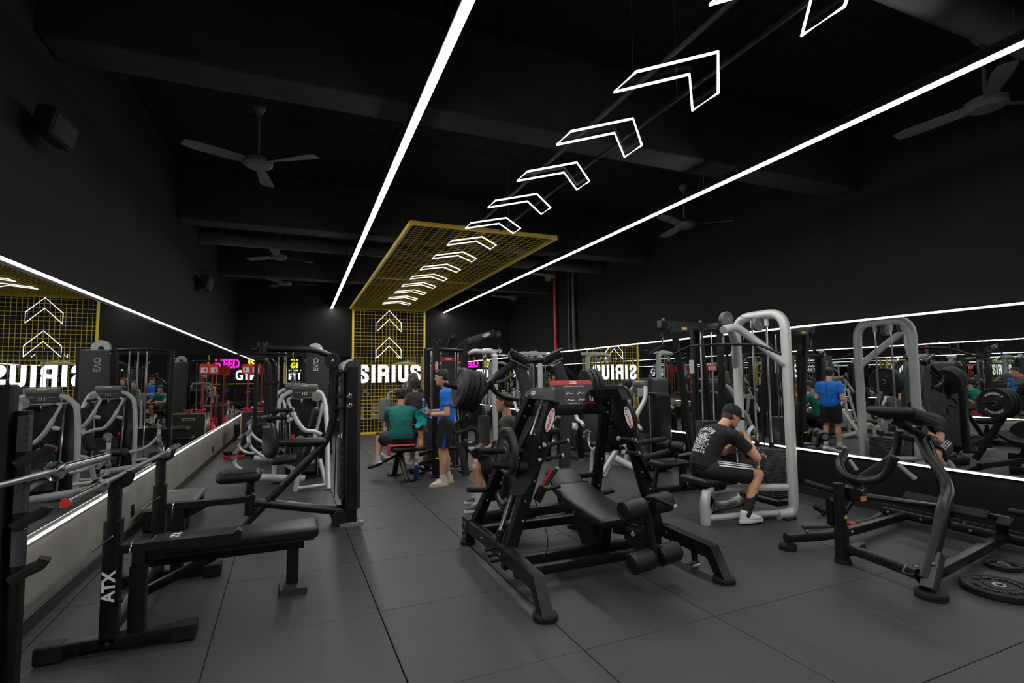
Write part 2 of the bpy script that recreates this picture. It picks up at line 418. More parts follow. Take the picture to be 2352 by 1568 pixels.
MB().beam((WX0, WY, .035), (WX1, WY, .035), .05, .07).build('frame_bar', 'yellow', t)
mb = MB()
for k in range(1, 20): mb.tube([(WX0+.1025*k, WY, .05), (WX0+.1025*k, WY, WZ1-.03)], .0045, n=5)
for k in range(1, 35): mb.tube([(WX0, WY+.008, .05+.1025*k), (WX1, WY+.008, .05+.1025*k)], .0045, n=5)
mb.build('wire_mesh', 'yellow', t)['kind'] = 'stuff'

# ------------------------------------------------------------------ neon chevrons
CH = [(0, 0), (.348, .355), (.348, .61), (0, .25), (-.348, .61), (-.348, .355)]
def chevron(name, f, lab, grp, nrm, sheet=False):
    c = f(0, .35); t = thing(name, lab, 'neon sign', c, grp)
    pts = [f(a, b_) for a, b_ in CH]
    MB().sweep(pts, circ(.0095, 6), up=nrm, closed=True).build('neon_tube', 'neon', t)
    if not sheet: return
    n = V(nrm).normalized()
    cen = [f(a*1.0, b_) + n*.022 for a, b_ in CH]
    MB().prism(cen, n*.006).build('acrylic_back', 'acrylic', t, ang=5)
ords = ['nearest', 'second', 'third', 'fourth', 'fifth', 'sixth', 'seventh', 'eighth', 'ninth', 'tenth', 'eleventh', 'twelfth', 'thirteenth', 'fourteenth']
for k, y0 in enumerate((1.40, 2.305, 3.175, 4.04, 4.91, 5.80, 6.72, 7.65, 8.58, 9.50, 10.42, 11.34, 12.26, 13.18)):
    lab = ('white neon chevron under the dark ceiling, %s from the camera' if k < 6 else 'white neon chevron under the yellow mesh canopy, %s chevron from the camera') % ords[k]
    chevron('neon_chevron', lambda a, b_, y0=y0: V((2.32 + a*.985, y0 + b_, 3.55)), lab, 'neon chevrons along the ceiling', (0, 0, 1), k < 4)
for k, z0 in enumerate((3.565, 2.785)):
    chevron('neon_chevron', lambda a, b_, z0=z0: V((2.385 + a, WY-.05, z0 - b_)), 'white neon chevron on the far wall mesh, %s one' % ('upper', 'lower')[k], 'neon chevrons on the far wall', (0, 1, 0))
t = thing('chevron_rail', 'pair of thin dark hanging rails carrying the ceiling chevrons', 'rail', (2.32, 3, 3.6))
for x in (2.13, 2.51): MB().beam((x, -3.5, 3.60), (x, 6.50, 3.60), .018, .03, r=.003).build('rail', 'duct', t)
for y in (-1.5, 2.9, 6.2):
    for x in (2.13, 2.51): MB().tube([(x, y, 3.61), (x, y, ZC)], .003, n=5).build('hanging_wire', 'steel', t)

# ------------------------------------------------------------------ lit lettering
t = thing('wall_sign', 'big white lit SIRIUS lettering on the far yellow mesh', 'sign', (2.41, WY-.1, 1.47))
def letter(ch, x, w_, z0, h_, y, par):
    """dark letter box with a lit front face"""
    st = min(w_, .105)
    def shape(mb, d, yy):
        f = lambda a, b_: V((x + a, yy, z0 + b_))
        def stroke(pts, rad=0.0): mb.sweep(fillet([f(a, b_) for a, b_ in pts], rad, 6), rrect(st, d, .002), up=(0, 1, 0))
        e = st/2; W, Hh = w_, h_
        if ch == 'I': stroke([(W/2, 0), (W/2, Hh)])
        elif ch == 'U': stroke([(e, Hh), (e, e*.95), (W-e, e*.95), (W-e, Hh)], .10)
        elif ch == 'S': stroke([(W-e, Hh*.64), (W-e, Hh-e*.9), (e, Hh-e*.9), (e, Hh*.62), (W-e, Hh*.40), (W-e, e*.9), (e, e*.9), (e, Hh*.36)], .105)
        elif ch == 'R':
            stroke([(e, 0), (e, Hh)]); stroke([(e*.4, Hh-e*.85), (W-e, Hh-e*.85), (W-e, Hh*.50), (e, Hh*.47)], .09); stroke([(W-e*1.15, Hh*.47), (W-e*.95, 0)])
    a = MB(); shape(a, .045, y + .025); o = a.build('letter', 'base', par, ang=30)
    b_ = MB(); shape(b_, .006, y - .002); b_.build('lit_face', 'sign', o, ang=30)
wd = {'S': .295, 'I': .125, 'R': .315, 'U': .295}; x = 1.515
for ch in 'SIRIUS':
    letter(ch, x, wd[ch], 1.475, .505, WY-.10, t); x += wd[ch] + .065
# sign on the wall behind the camera (seen in the mirrors)
t = thing('neon_words_sign', 'lit NEED IS GYM lettering in a yellow frame behind the camera, seen in the mirrors', 'sign', (1.6, YB+.05, 1.3))
for a, b_ in (((2.0, 1.35), (2.0, 3.3)), ((-.95, 1.35), (-.95, 3.3)), ((2.0, 1.35), (-.95, 1.35)), ((2.0, 3.3), (-.95, 3.3))):
    MB().beam((a[0], YB+.06, a[1]), (b_[0], YB+.06, b_[1]), .06, .04, up=(0, 1, 0)).build('frame_bar', 'yellow', t)
text('word', 'NEED', 'sign_m', t, (1.0, YB+.08, 2.58), (-1, 0, 0), (0, 0, 1), .53, .04, bold=.035, wscale=.72)
text('word', 'IS', 'sign_y', t, (-.36, YB+.08, 2.58), (-1, 0, 0), (0, 0, 1), .53, .04, bold=.035, wscale=.85)
text('word', 'GYM', 'sign', t, (-.08, YB+.08, 1.86), (-1, 0, 0), (0, 0, 1), .58, .04, bold=.035, wscale=.72)

# ------------------------------------------------------------------ ceiling fans
def fan(x, y, rot, lab, zf=3.92):
    t = thing('ceiling_fan', lab, 'fan', (x, y, zf), 'ceiling fans')
    MB().lathe((x, y, zf), (0, 0, 1), [(0, -.045), (.11, -.045), (.15, -.02), (.15, .03), (.07, .07), (.03, .09), (.0, .09)], 24).build('motor', 'fan', t)
    MB().cyl((x, y, zf+.08), (x, y, ZC-.01), .016, 10).build('down_rod', 'fan', t)
    MB().lathe((x, y, ZC), (0, 0, -1), [(.07, 0), (.07, .03), (.03, .09), (0, .09)], 16).build('ceiling_cup', 'fan', t)
    for k in range(3):
        a = math.radians(rot + 120*k); d = V((math.cos(a), math.sin(a), 0)); n = V((-d.y, d.x, 0))
        bl = MB(); rows = []
        for i in range(7):
            q = i/6; L = .13 + .58*q; wdt = (.05 + .035*q if q < .9 else .06); tw = .35 - .25*q
            rows.append([V((x, y, zf)) + d*L + n*(s_*wdt) + V((0, 0, s_*wdt*tw + zz)) for s_, zz in ((-1, 0), (1, 0), (1, .006), (-1, .006))])
        bl.add([p for r in rows for p in r], [(i*4+q, i*4+(q+1) % 4, (i+1)*4+(q+1) % 4, (i+1)*4+q) for i in range(6) for q in range(4)] + [(3, 2, 1, 0), (24, 25, 26, 27)])
        bl.build('blade', 'fan', t)
fan(-.46, 6.05, 205, 'three-blade ceiling fan at upper left beside the left light line, nearest of the left row')
fan(-.43, 11.05, 25, 'three-blade ceiling fan in the left row, second from the camera', 4.0)
fan(-.37, 13.6, 0, 'three-blade ceiling fan in the left row, farthest, near the end of the left light line')
fan(5.5, 6.28, 200, 'three-blade ceiling fan in the right row, under the right light line in mid room')
fan(5.5, 10.95, 190, 'three-blade ceiling fan in the right row, second farthest, above the red pipe', 4.0)
fan(5.75, 13.9, 185, 'three-blade ceiling fan in the right row, farthest from the camera')
fan(5.5, 2.45, 215, 'three-blade ceiling fan at the upper right edge, nearest the camera')

# ------------------------------------------------------------------ wall speakers, pipes
def speaker(y, z, sc, lab):
    t = thing('wall_speaker', lab, 'speaker', (XL+.12, y, z))
    ax = (V((1, -.05, -.22)), V((.05, 1, 0)), V((.22, 0, 1)))
    MB().box((XL+.13, y, z), (.17*sc, .50*sc, .27*sc), ax, r=.012).build('cabinet', 'matte', t)
    a = V(ax[0]).normalized(); MB().box(V((XL+.13, y, z)) + a*(.086*sc), (.010, .45*sc, .22*sc), ax, r=.004).build('grille', 'matte', t)
    MB().tube([(XL, y+.12, z+.30*sc), (XL+.09, y+.12, z+.30*sc), (XL+.15, y+.08, z+.1*sc)], .015, rad=.05).build('bracket', 'base', t)
speaker(4.05, 3.2, .62, 'black box loudspeaker high on the left wall, nearer the camera')
speaker(9.75, 3.2, .8, 'black box loudspeaker high on the left wall, farther away')
def pipe(y, r, m_, lab, z0=2.25, x=XR-.07):
    t = thing('wall_pipe', lab, 'pipe', (x, y, z0))
    MB().cyl((x, y, z0), (x, y, ZC-.02), r, 14).build('pipe', m_, t)
    for z in (2.6, 3.4): MB().lathe((x, y, z), (0, 0, 1), [(r, 0), (r+.008, .002), (r+.008, .03), (r, .032)], 14).build('clamp', 'base', t)
pipe(12.05, .045, 'redp', 'red sprinkler pipe running up the right wall')
pipe(11.05, .05, 'duct', 'black pipe up the right wall, the nearer of two beside the red pipe')
pipe(11.3, .03, 'duct', 'thin black pipe up the right wall, between the red pipe and the thicker black one')

# ================================================================== helpers for gym gear
def plate(name, c, axis, r, th, lab, m_='rubber_worn', hole=.026, grp=None, marks=None, ring=True, hub='rubber', wrds='white'):
    """one weight plate: c = centre of its middle plane, axis = the side that is seen"""
    a = V(axis).normalized(); c = V(c); h = th/2
    pr = [(hole, -h), (r-.008, -h), (r, -h+.008), (r, h-.008), (r-.010, h), (r*.86, h), (r*.83, h-.008), (r*.42, h-.008), (r*.39, h), (hole, h), (hole, -h)] if ring else \
         [(hole, -h), (r-.01, -h), (r, -h+.01), (r, h-.01), (r-.01, h), (hole, h), (hole, -h)]
    t = thing(name, lab, 'weight plate', c - V((0, 0, r)), grp)
    MB().lathe(c, a, pr, 40).build('disc', m_, t)
    MB().lathe(c, a, [(hole, h+.002), (hole+.014, h+.002), (hole+.016, h-.004), (hole+.016, -h), (hole, -h), (hole, h+.002)], 20).build('hub_ring', 'steel', t)
    if marks:
        x, y = frame_of(a, V((0, 0, 1)) if abs(a.z) < .9 else V((0, 1, 0))); x = -x
        for wd_, ang0, sp in marks:
            n = len(wd_)
            for i, ch in enumerate(wd_):
                if ch == ' ': continue
                an = math.radians(ang0 - sp*(i-(n-1)/2)); e = x*math.cos(an) + y*math.sin(an)
                rd = x*math.sin(an) - y*math.cos(an)
                text('raised_letter', ch, wrds, t, c + a*(h-.008) + e*(r*.63), rd, e, r*.15, .009, bold=.02)
    return t
def foot_disc(mb, p, r=.075, h=.03): return mb.lathe(p, (0, 0, 1), [(0, 0), (r, 0), (r, h*.35), (r*.93, h*.4), (r*.93, h*.5), (r, h*.55), (r*.96, h), (0, h)], 24)
def stack_plates(par, x0, x1, y0, y1, z0, z1, m_='stack', step=.027):
    """weight stack: each plate a part; one shared mesh"""
    n = int((z1-z0)/step); me = MB().box((0, 0, 0), (x1-x0, y1-y0, step-.004), r=.003).mesh('stack_plate', m_)
    for i in range(n):
        o = obj('stack_plate', me, par); o.matrix_basis = Matrix.Translation(((x0+x1)/2, (y0+y1)/2, z0 + step*(i+.5)))
def roller(par, a, b_, r, cap='dark', m_='pad', name='roller_pad'):
    a, b_ = V(a), V(b_); L = (b_-a).length
    o = MB().lathe(a, b_-a, [(0, .004), (r*.66, .004), (r*.7, 0), (r*.86, 0), (r, r*.22), (r*.985, L*.5), (r, L-r*.22), (r*.86, L), (r*.7, L), (r*.66, L-.004), (0, L-.004)], 24).build(name, m_, par)
    d = (b_-a).normalized()
    for p, s in ((a, -1), (b_, 1)):
        MB().lathe(p, d*s, [(0, .006), (r*.12, .006), (r*.13, .001), (r*.6, .0), (r*.64, -.004)], 20).build('end_cap', cap, o)
    return o
def grip(par, a, b_, r=.016, m_='rubber', cap='alu', name='handle', bar=None):
    a, b_ = V(a), V(b_); d = (b_-a).normalized()
    o = MB().cyl(a, b_, r, 14).build(name, m_, par)
    MB().cyl(b_ - d*.004, b_ + d*.016, r*1.12, 14).build('end_cap', cap, o)
    return o

# ================================================================== left foreground: press bench with uprights and barbell
BX = -1.02
t = thing('press_bench', 'black flat press bench with barbell uprights in the left foreground, white lettering on post', 'bench', (-.5, 4.35, 0))
posts = []
for y, nm in ((3.84, 0), (4.95, 1)):
    p = MB().beam((BX, y, .06), (BX, y, .76), .085, .085).build('upright_sleeve', 'black', t); posts.append(p)
    q = MB().beam((BX, y, .74), (BX, y, 1.0), .062, .062).build('upright_post', 'satin', t)
    hm = MB().lathe((0, 0, 0), (1, 0, 0), [(0, .0005), (.0085, .0005), (.0095, -.002)], 10).mesh('pin_hole', 'base')
    for z in (.80, .85, .90):
        o = obj('pin_hole', hm, q); o.matrix_basis = Matrix.Translation((BX+.0315, y, z))
        o = obj('pin_hole', hm, q); o.matrix_basis = Matrix.Translation((BX, y-.0315, z)) @ Matrix.Rotation(-math.pi/2, 4, 'Z')
    # J-cup
    MB().path([(BX-.06, y, .97), (BX-.055, y, .995), (BX+.0, y, .975), (BX+.055, y, .985), (BX+.065, y, 1.045)], .07, .016, up=(0, 1, 0), rad=.02).build('bar_cup', 'rubber', t)
    # spring pin
    MB().tube([(BX-.085, y-.055, .60), (BX-.04, y-.05, .64), (BX+.005, y-.048, .675), (BX+.01, y-.03, .675)], .006, rad=.02, n=8).build('locking_pin', 'chrome', t)
    # foot
    ft = MB().beam((BX-.33, y, .055), (BX+.44, y, .055), .085, .08, r=.008).build('foot_beam', 'black', t)
    for k in range(8):
        if abs(-.22+.08*k) < .05: continue
        o = obj('pin_hole', hm, ft); o.matrix_basis = Matrix.Translation((BX-.22+.08*k, y-.043, .055)) @ Matrix.Rotation(-math.pi/2, 4, 'Z')
    for s in (-1, 1): MB().box((BX+.055+s*.33, y, .053), (.13, .105, .098), r=.008).build('rubber_foot', 'rubber', t)
    # spotter arm sleeve + arm
    MB().beam((BX+.135, y, .09), (BX+.135, y, .50), .085, .075).build('arm_sleeve', 'black', t)
    MB().beam((BX+.135, y, .45), (BX+.135, y, .565), .066, .060).build('arm_post', 'satin', t)
    MB().prism([(BX+.02, y+.035, .565), (BX+.68, y+.035, .565), (BX+.69, y+.035, .62), (BX+.665, y+.035, .635), (BX+.64, y+.035, .612), (BX+.02, y+.035, .612), (BX+.0, y+.035, .59)], (0, -.07, 0)).build('spotter_arm', 'satin', t)
    MB().prism([(BX+.10, y+.02, .566), (BX+.36, y+.02, .566), (BX+.17, y+.02, .47), (BX+.10, y+.02, .47)], (0, -.012, 0)).build('gusset', 'black', t)
    MB().tube([(BX+.10, y-.05, .49), (BX+.10, y-.052, .60), (BX+.10, y-.02, .625)], .006, rad=.02, n=8).build('locking_pin', 'chrome', t)
    bolts(t, [(BX+.06, y-.045, .30), (BX-.0, y-.045, .055)], (0, -1, 0), .016, 'dark')
text('lettering', 'ATX', 'white', posts[0], (BX, 3.84-.0435, .385), (0, 0, 1), (-1, 0, 0), .062, .002, bold=.03)
MB().beam((BX, 3.86, .13), (BX, 4.93, .13), .08, .06).build('cross_member', 'black', t)
PZb = .44
MB().cushion((-.405, 4.395, PZb), (1.11, .31, .085), r=.03, puff=.008).build('bench_pad', 'pad', t)
MB().box((-.405, 4.395, PZb-.05), (1.05, .26, .018), r=.004).build('pad_board', 'base', t)
text('lettering', 'ATX', 'white', t, (-.80, 4.395, PZb+.0515), (0, 1, 0), (-1, 0, 0), .052, .0015, bold=.03)
MB().beam((-1.0, 4.395, .345), (.05, 4.395, .345), .07, .085).build('spine_beam', 'black', t)
MB().beam((-.03, 4.395, .03), (-.03, 4.395, .31), .075, .085, up=(1, 0, 0)).build('rear_leg', 'black', t)
MB().prism([(-.115, 4.25, .0), (.075, 4.25, .0), (.075, 4.54, .0), (-.115, 4.54, .0)], (0, 0, .05)).build('rear_foot', 'charcoal', t)
MB().beam((BX+.04, 4.395, .13), (-.55, 4.395, .32), .06, .06).build('brace', 'black', t)

t = thing('barbell', 'chrome barbell with red end cap resting on the press bench uprights', 'barbell', (BX+.02, 4.4, 1.0))
a, e = V((-.99, 3.02, 1.034)), V((-.955, 5.20, 1.034)); d = (e-a).normalized()
MB().cyl(a+d*.43, e-d*.43, .0145, 14).build('shaft', 'steel', t)
for p, s in ((a, 1), (e, -1)):
    sl = MB().cyl(p, p+d*s*.41, .025, 24).build('sleeve', 'chrome', t)
    MB().lathe(p+d*s*.40, d*s, [(.025, 0), (.04, .003), (.043, .02), (.03, .035), (.0145, .04)], 24).build('collar', 'chrome', t)
    MB().lathe(p, d*-s, [(0, .003), (.021, .003), (.022, 0)], 20).build('end_cap', 'red', sl)

# ------------------------------------------------------------------ left edge: rack with hooks and a second barbell
t = thing('storage_rack', 'tall black rack post with bar hooks at the left edge of the picture', 'rack', (-1.35, 3.0, 0))
MB().box((-1.34, 3.02, .83), (.30, .09, 1.50), r=.008).build('side_panel', 'black', t)
MB().box((-1.32, 2.965, .45), (.20, .03, .52), r=.004).build('lower_plate', 'charcoal', t)
MB().beam((-1.165, 3.05, 0.0), (-1.165, 3.05, 1.46), .05, .06).build('post', 'black', t)
MB().beam((-1.40, 2.6, .04), (-1.40, 3.25, .04), .07, .08).build('foot_beam', 'black', t)
MB().beam((-1.165, 2.7, .04), (-1.165, 3.25, .04), .06, .07).build('foot_beam', 'black', t)
hm = MB().lathe((0, 0, 0), (0, -1, 0), [(0, .001), (.006, .001), (.007, -.003)], 10).mesh('hole', 'base')
for z in (1.36, 1.09, .86):
    q = MB().box((-1.142, 3.0, z), (.045, .03, .16), r=.003).build('slotted_strip', 'charcoal', t)
    for k in range(5):
        o = obj('hole', hm, q); o.matrix_basis = Matrix.Translation((-1.13, 2.984, z-.06+.03*k))
    MB().path([(-1.16, 2.99, z-.14), (-1.11, 3.0, z-.105), (-1.06, 3.01, z-.085), (-1.05, 3.01, z-.06)], .05, .045, rad=.02).build('bar_hook', 'rubber', t)
t = thing('barbell', 'chrome barbell on the rack hooks at the left edge, bare sleeve pointing away', 'barbell', (-1.1, 2.3, 1.1))
e = PZ(243, 1050, 1.17); a_ = PZ(118, 1083, 1.17); d = (e-a_).normalized(); a = e - d*2.0
MB().cyl(a+d*.43, e-d*.43, .0145, 14).build('shaft', 'steel', t)
for p, s in ((a, 1), (e, -1)):
    MB().cyl(p, p+d*s*.42, .025, 24).build('sleeve', 'chrome', t)
    MB().lathe(p+d*s*.41, d*s, [(.025, 0), (.044, .003), (.047, .02), (.03, .035), (.0145, .04)], 24).build('collar', 'chrome', t)

# ------------------------------------------------------------------ step by the left wall
t = thing('step_platform', 'grey ridged step platform beside the left wall, behind the press bench', 'step', (-1.25, 6.9, 0))
sx0, sx1, sy0, sy1 = -1.52, -1.06, 6.55, 7.55
MB().prism([(sx0, sy0, .22), (sx1, sy0, .22), (sx1, sy1, .22), (sx0, sy1, .22)], (0, 0, .035)).build('top', 'silver_dk', t)
rm = MB().beam((-.19, -.06, 0), (.19, .06, 0), .006, .012, r=.001).mesh('ridge', 'grey')
for k in range(20):
    o = obj('ridge', rm, t); o.matrix_basis = Matrix.Translation(((sx0+sx1)/2, sy0+.08+.044*k, .258))
for y in (sy0+.08, sy1-.08):
    MB().box(((sx0+sx1)/2, y, .11), (.42, .14, .22), r=.02).build('leg_block', 'rubber', t)

# ================================================================== black pec fly machine
YM = 6.15
t = thing('pec_fly_machine', 'black pec fly machine with hanging arms, seat on the left and tall rounded weight tower', 'exercise machine', PZ(690, 1200))
P = lambda u, v, y=YM: PY(u, v, y)
# weight tower
tx0, tx1 = P(784, 850, 6.05).x, P(830, 850, 6.05).x; ztop = P(806, 824, 6.05).z
cap = [(tx0 + .02, .14)] + [(tx0 + .02, ztop-.11)]
prof = []
for k in range(9):
    a_ = math.pi - math.pi*k/8*.5; prof.append((tx0+.115 + .11*math.cos(a_), ztop-.11 + .11*math.sin(a_)))
for k in range(1, 6):
    a_ = math.pi/2 - math.pi/2*k/5; prof.append((tx1-.06 + .06*math.cos(a_), ztop-.06 + .06*math.sin(a_)))
shr = [(x, z) for x, z in prof] + [(tx1, .16), (tx1-.05, .14), (tx1-.11, .14), (tx1-.11, ztop-.12), (tx0+.02, ztop-.14)]
MB().prism([(x, 6.06, z) for x, z in shr], (0, .62, 0)).build('tower_shroud', 'charcoal', t)
capp = prof[:9]
MB().prism([(x-.002, 6.05, z+.002) for x, z in capp] + [(x+.012 if i > 3 else x+.02, 6.05, z-.02) for i, (x, z) in reversed(list(enumerate(capp)))], (0, .64, 0)).build('tower_cap', 'silver', t)
cxm = P(808, 1000, 6.0).x
MB().path([(cxm, 6.02, .02), (cxm, 6.02, P(808, 843, 6.02).z)], .115, .10, r=.012).build('front_column', 'black', t)
MB().path([(cxm, 6.62, .02), (cxm, 6.62, ztop-.15)], .115, .10, r=.012).build('rear_column', 'black', t)
fm_ = MB(); fm_.sweep([(cxm, 6.0, 0), (cxm, 6.0, .035)], circ(.135, 24, .07)); fm_.build('foot_plate', 'grey', t)
MB().sweep([(cxm, 6.64, 0), (cxm, 6.64, .035)], circ(.135, 24, .07)).build('foot_plate', 'grey', t)
bolts(t, [P(803, 909, 5.965), P(803, 931, 5.965)], (0, -1, 0), .03, 'chrome')
MB().box((cxm, 5.966, P(807, 1155, 6).z), (.09, .006, .15), r=.002).build('placard', 'dark', t)
for y in (6.0, 6.25):
    w_ = P(780, 1188, 6.0); MB().lathe((w_.x, y-.03, .085), (0, 1, 0), [(0, -.002), (.08, 0), (.085, .01), (.085, .04), (.08, .05), (0, .05)], 24).build('wheel', 'rubber', t)
gz1 = P(780, 880).z
for y in (6.22, 6.46): MB().cyl((tx0+.03, y, .2), (tx0+.03, y, gz1), .011, 10).build('guide_rod', 'chrome', t)
stack_plates(t, tx0-.0, tx0+.10, 6.14, 6.54, .25, .95)
for y in (6.3, 6.36): MB().tube([(tx0-.04, y, .25), (tx0-.02, y, P(778, 850).z)], .004, n=6).build('cable', 'dark', t)
# base, seat column, diagonal post
MB().tube([P(577, 1152), P(792, 1174)], .048, n=16).build('base_tube', 'satin', t)
sc = P(574, 1150)
MB().beam((sc.x, YM, P(574, 1181).z), (sc.x, YM, P(574, 1124).z), .092, .10, r=.015).build('seat_column', 'black', t)
MB().cyl((sc.x, YM, P(567, 1126).z), (sc.x, YM, P(567, 1106).z), .038, 16).build('seat_post', 'satin', t)
sp = P(552, 1092)
seat = MB()
seat.cushion((sp.x, YM, sp.z), (.40, .36, .10), r=.048, n=6, puff=.02); seat.cushion((sp.x-.12, YM, sp.z+.002), (.20, .26, .10), r=.045, n=6, puff=.01)
seat.build('seat', 'pad', t)
MB().cyl(P(556, 1139), P(541, 1139), .016, 12).build('knob', 'red', t)
dg = [P(560, 1207), P(752, 1012), P(767, 960), P(769, 846)]
MB().tube(dg, .042, rad=.28, n=16).build('diagonal_post', 'satin', t)
MB().sweep([(dg[0].x+.01, YM, 0), (dg[0].x+.01, YM, .035)], circ(.135, 24, .08)).build('foot_plate', 'grey', t)
MB().tube([P(660, 1017), P(748, 1014)], .05, n=16).build('pad_tube', 'satin', t)
MB().beam(P(628, 1018), P(662, 1018), .045, .045).build('pad_slide', 'black', t)
MB().cyl(P(673, 1010), P(673, 998), .018, 12).build('knob', 'red', t)
pc = P(621, 1012); ax = (V((.8, .55, 0)), V((-.55, .8, 0)), V((.08, .05, 1)))
pdm = MB(); pdm.ball((0, 0, 0), 1, 14)
pdm.v = [pc + V(ax[0]).normalized()*(.05*math.copysign(abs(p.x)**.6, p.x)) + V(ax[1]).normalized()*(.115*math.copysign(abs(p.y)**.8, p.y)*(1 - .18*p.z)) + V((0, 0, 1))*(.19*p.z) for p in pdm.v]
pdm.build('chest_pad', 'pad', t)
# bracket plate between post and tower
zb0, zb1 = P(770, 940).z, P(770, 906).z
for z0_, z1_, in ((zb1-.04, zb1), (zb0, zb0+.04)): MB().box(((dg[3].x+tx0+.06)/2+.02, 6.08, (z0_+z1_)/2), (.16, .02, z1_-z0_), r=.004).build('bracket', 'black', t)
# head, top tube, pulley
MB().tube([P(614, 800), P(726, 803), P(760, 818)], .036, rad=.25, n=14).build('top_tube', 'satin', t)
hd = P(603, 802)
MB().cyl((hd.x, YM, hd.z-.07), (hd.x, YM, hd.z+.075), .055, 18).build('pivot_head', 'black', t)
MB().ball((hd.x-.07, YM-.02, hd.z), .03, 8).build('pivot_bearing', 'satin', t)
MB().cushion(P(610, 814), (.42, .30, .028), r=.013).build('cam_plate', 'black', t)
MB().cushion(P(632, 816, YM+.12), (.36, .20, .02), r=.009).build('cam_plate', 'charcoal', t)
pu = P(763, 829); MB().lathe((pu.x, YM-.07, pu.z), (0, 1, 0), [(0, -.004), (.012, -.004), (.014, 0), (.082, 0), (.085, .006), (.07, .016), (.085, .026), (.082, .032), (0, .032)], 28).build('pulley', 'dark', t)
bolts(t, [(pu.x, YM-.074, pu.z)], (0, -1, 0), .018, 'chrome')
MB().beam(P(768, 828), P(768, 862), .09, .085, up=(0, 1, 0), r=.01).build('post_head', 'black', t)
MB().tube([P(640, 815), P(752, 817)], .004, n=6).build('cable', 'dark', t)
# hanging arms
for k, (u0, v0, u1, v1, dy) in enumerate(((596, 826, 616, 838, -.16), (606, 829, 631, 846, .22))):
    y = YM + dy; q0, q1 = P(u0, v0, y), P(u1, v1, y); bot = P(u1-4 - k*0, 962 + k*30, y)
    arm = MB().tube([q0 + V((-.03, 0, -.01)), (q1.x-.01, y, q0.z), (q1.x, y, q1.z-.08), bot], .034, rad=.09, n=14).build('swing_arm', 'satin', t)
    zc = P(u1, 878, y).z; MB().lathe((q1.x-.003, y, zc-.02), (0, 0, 1), [(.034, 0), (.056, .004), (.056, .036), (.034, .04)], 20).build('arm_collar', 'black', t)
    hz = P(u1, 960 - k*17, y).z; hx = bot.x
    MB().ball((hx+.02, y, hz), .045, 8).build('handle_joint', 'dark', t)
    grip(t, (hx+.03, y-.02, hz), (hx+.20, y-.03, hz+.005), .021)
    for zz in (hz-.10, bot.z+.02): MB().lathe((hx+.0, y, zz), (0, 0, 1), [(.034, 0), (.0385, .002), (.0385, .018), (.034, .02)], 16).build('grip_ring', 'grey', t)

# ================================================================== silver selectorised machine behind the fly machine
def console_stack(t, cx, cy, zc, wid=.42, face=(0, -1, 0), h=1.35):
    f = V(face); s = V((-f.y, f.x, 0)); up = V((0, 0, 1)); c = V((cx, cy, zc)); ax = (s, f, up)
    MB().cushion(c + up*.035, (wid*.72, .09, .10), ax, r=.035, n=4).build('console', 'silver_dk', t)
    MB().box(c - up*.055 + f*.015, (wid*.66, .06, .15), ax, r=.012).build('console_panel', 'charcoal', t)
    MB().cushion(c + up*.055 + f*.052, (.10, .008, .022), ax, r=.004).build('badge', 'yellowp', t)
    for k, q in enumerate((-.05, 0, .05)): MB().box(c - up*.07 + f*.046 + s*q*.6, (.012, .002, .05), ax, r=.0005).build('pictogram', 'offwhite', t)
    for q in (-.11, .11): MB().box(c - up*.05 + f*.046 + s*q, (.07, .002, .012), ax, r=.0005).build('print_line', 'grey', t)
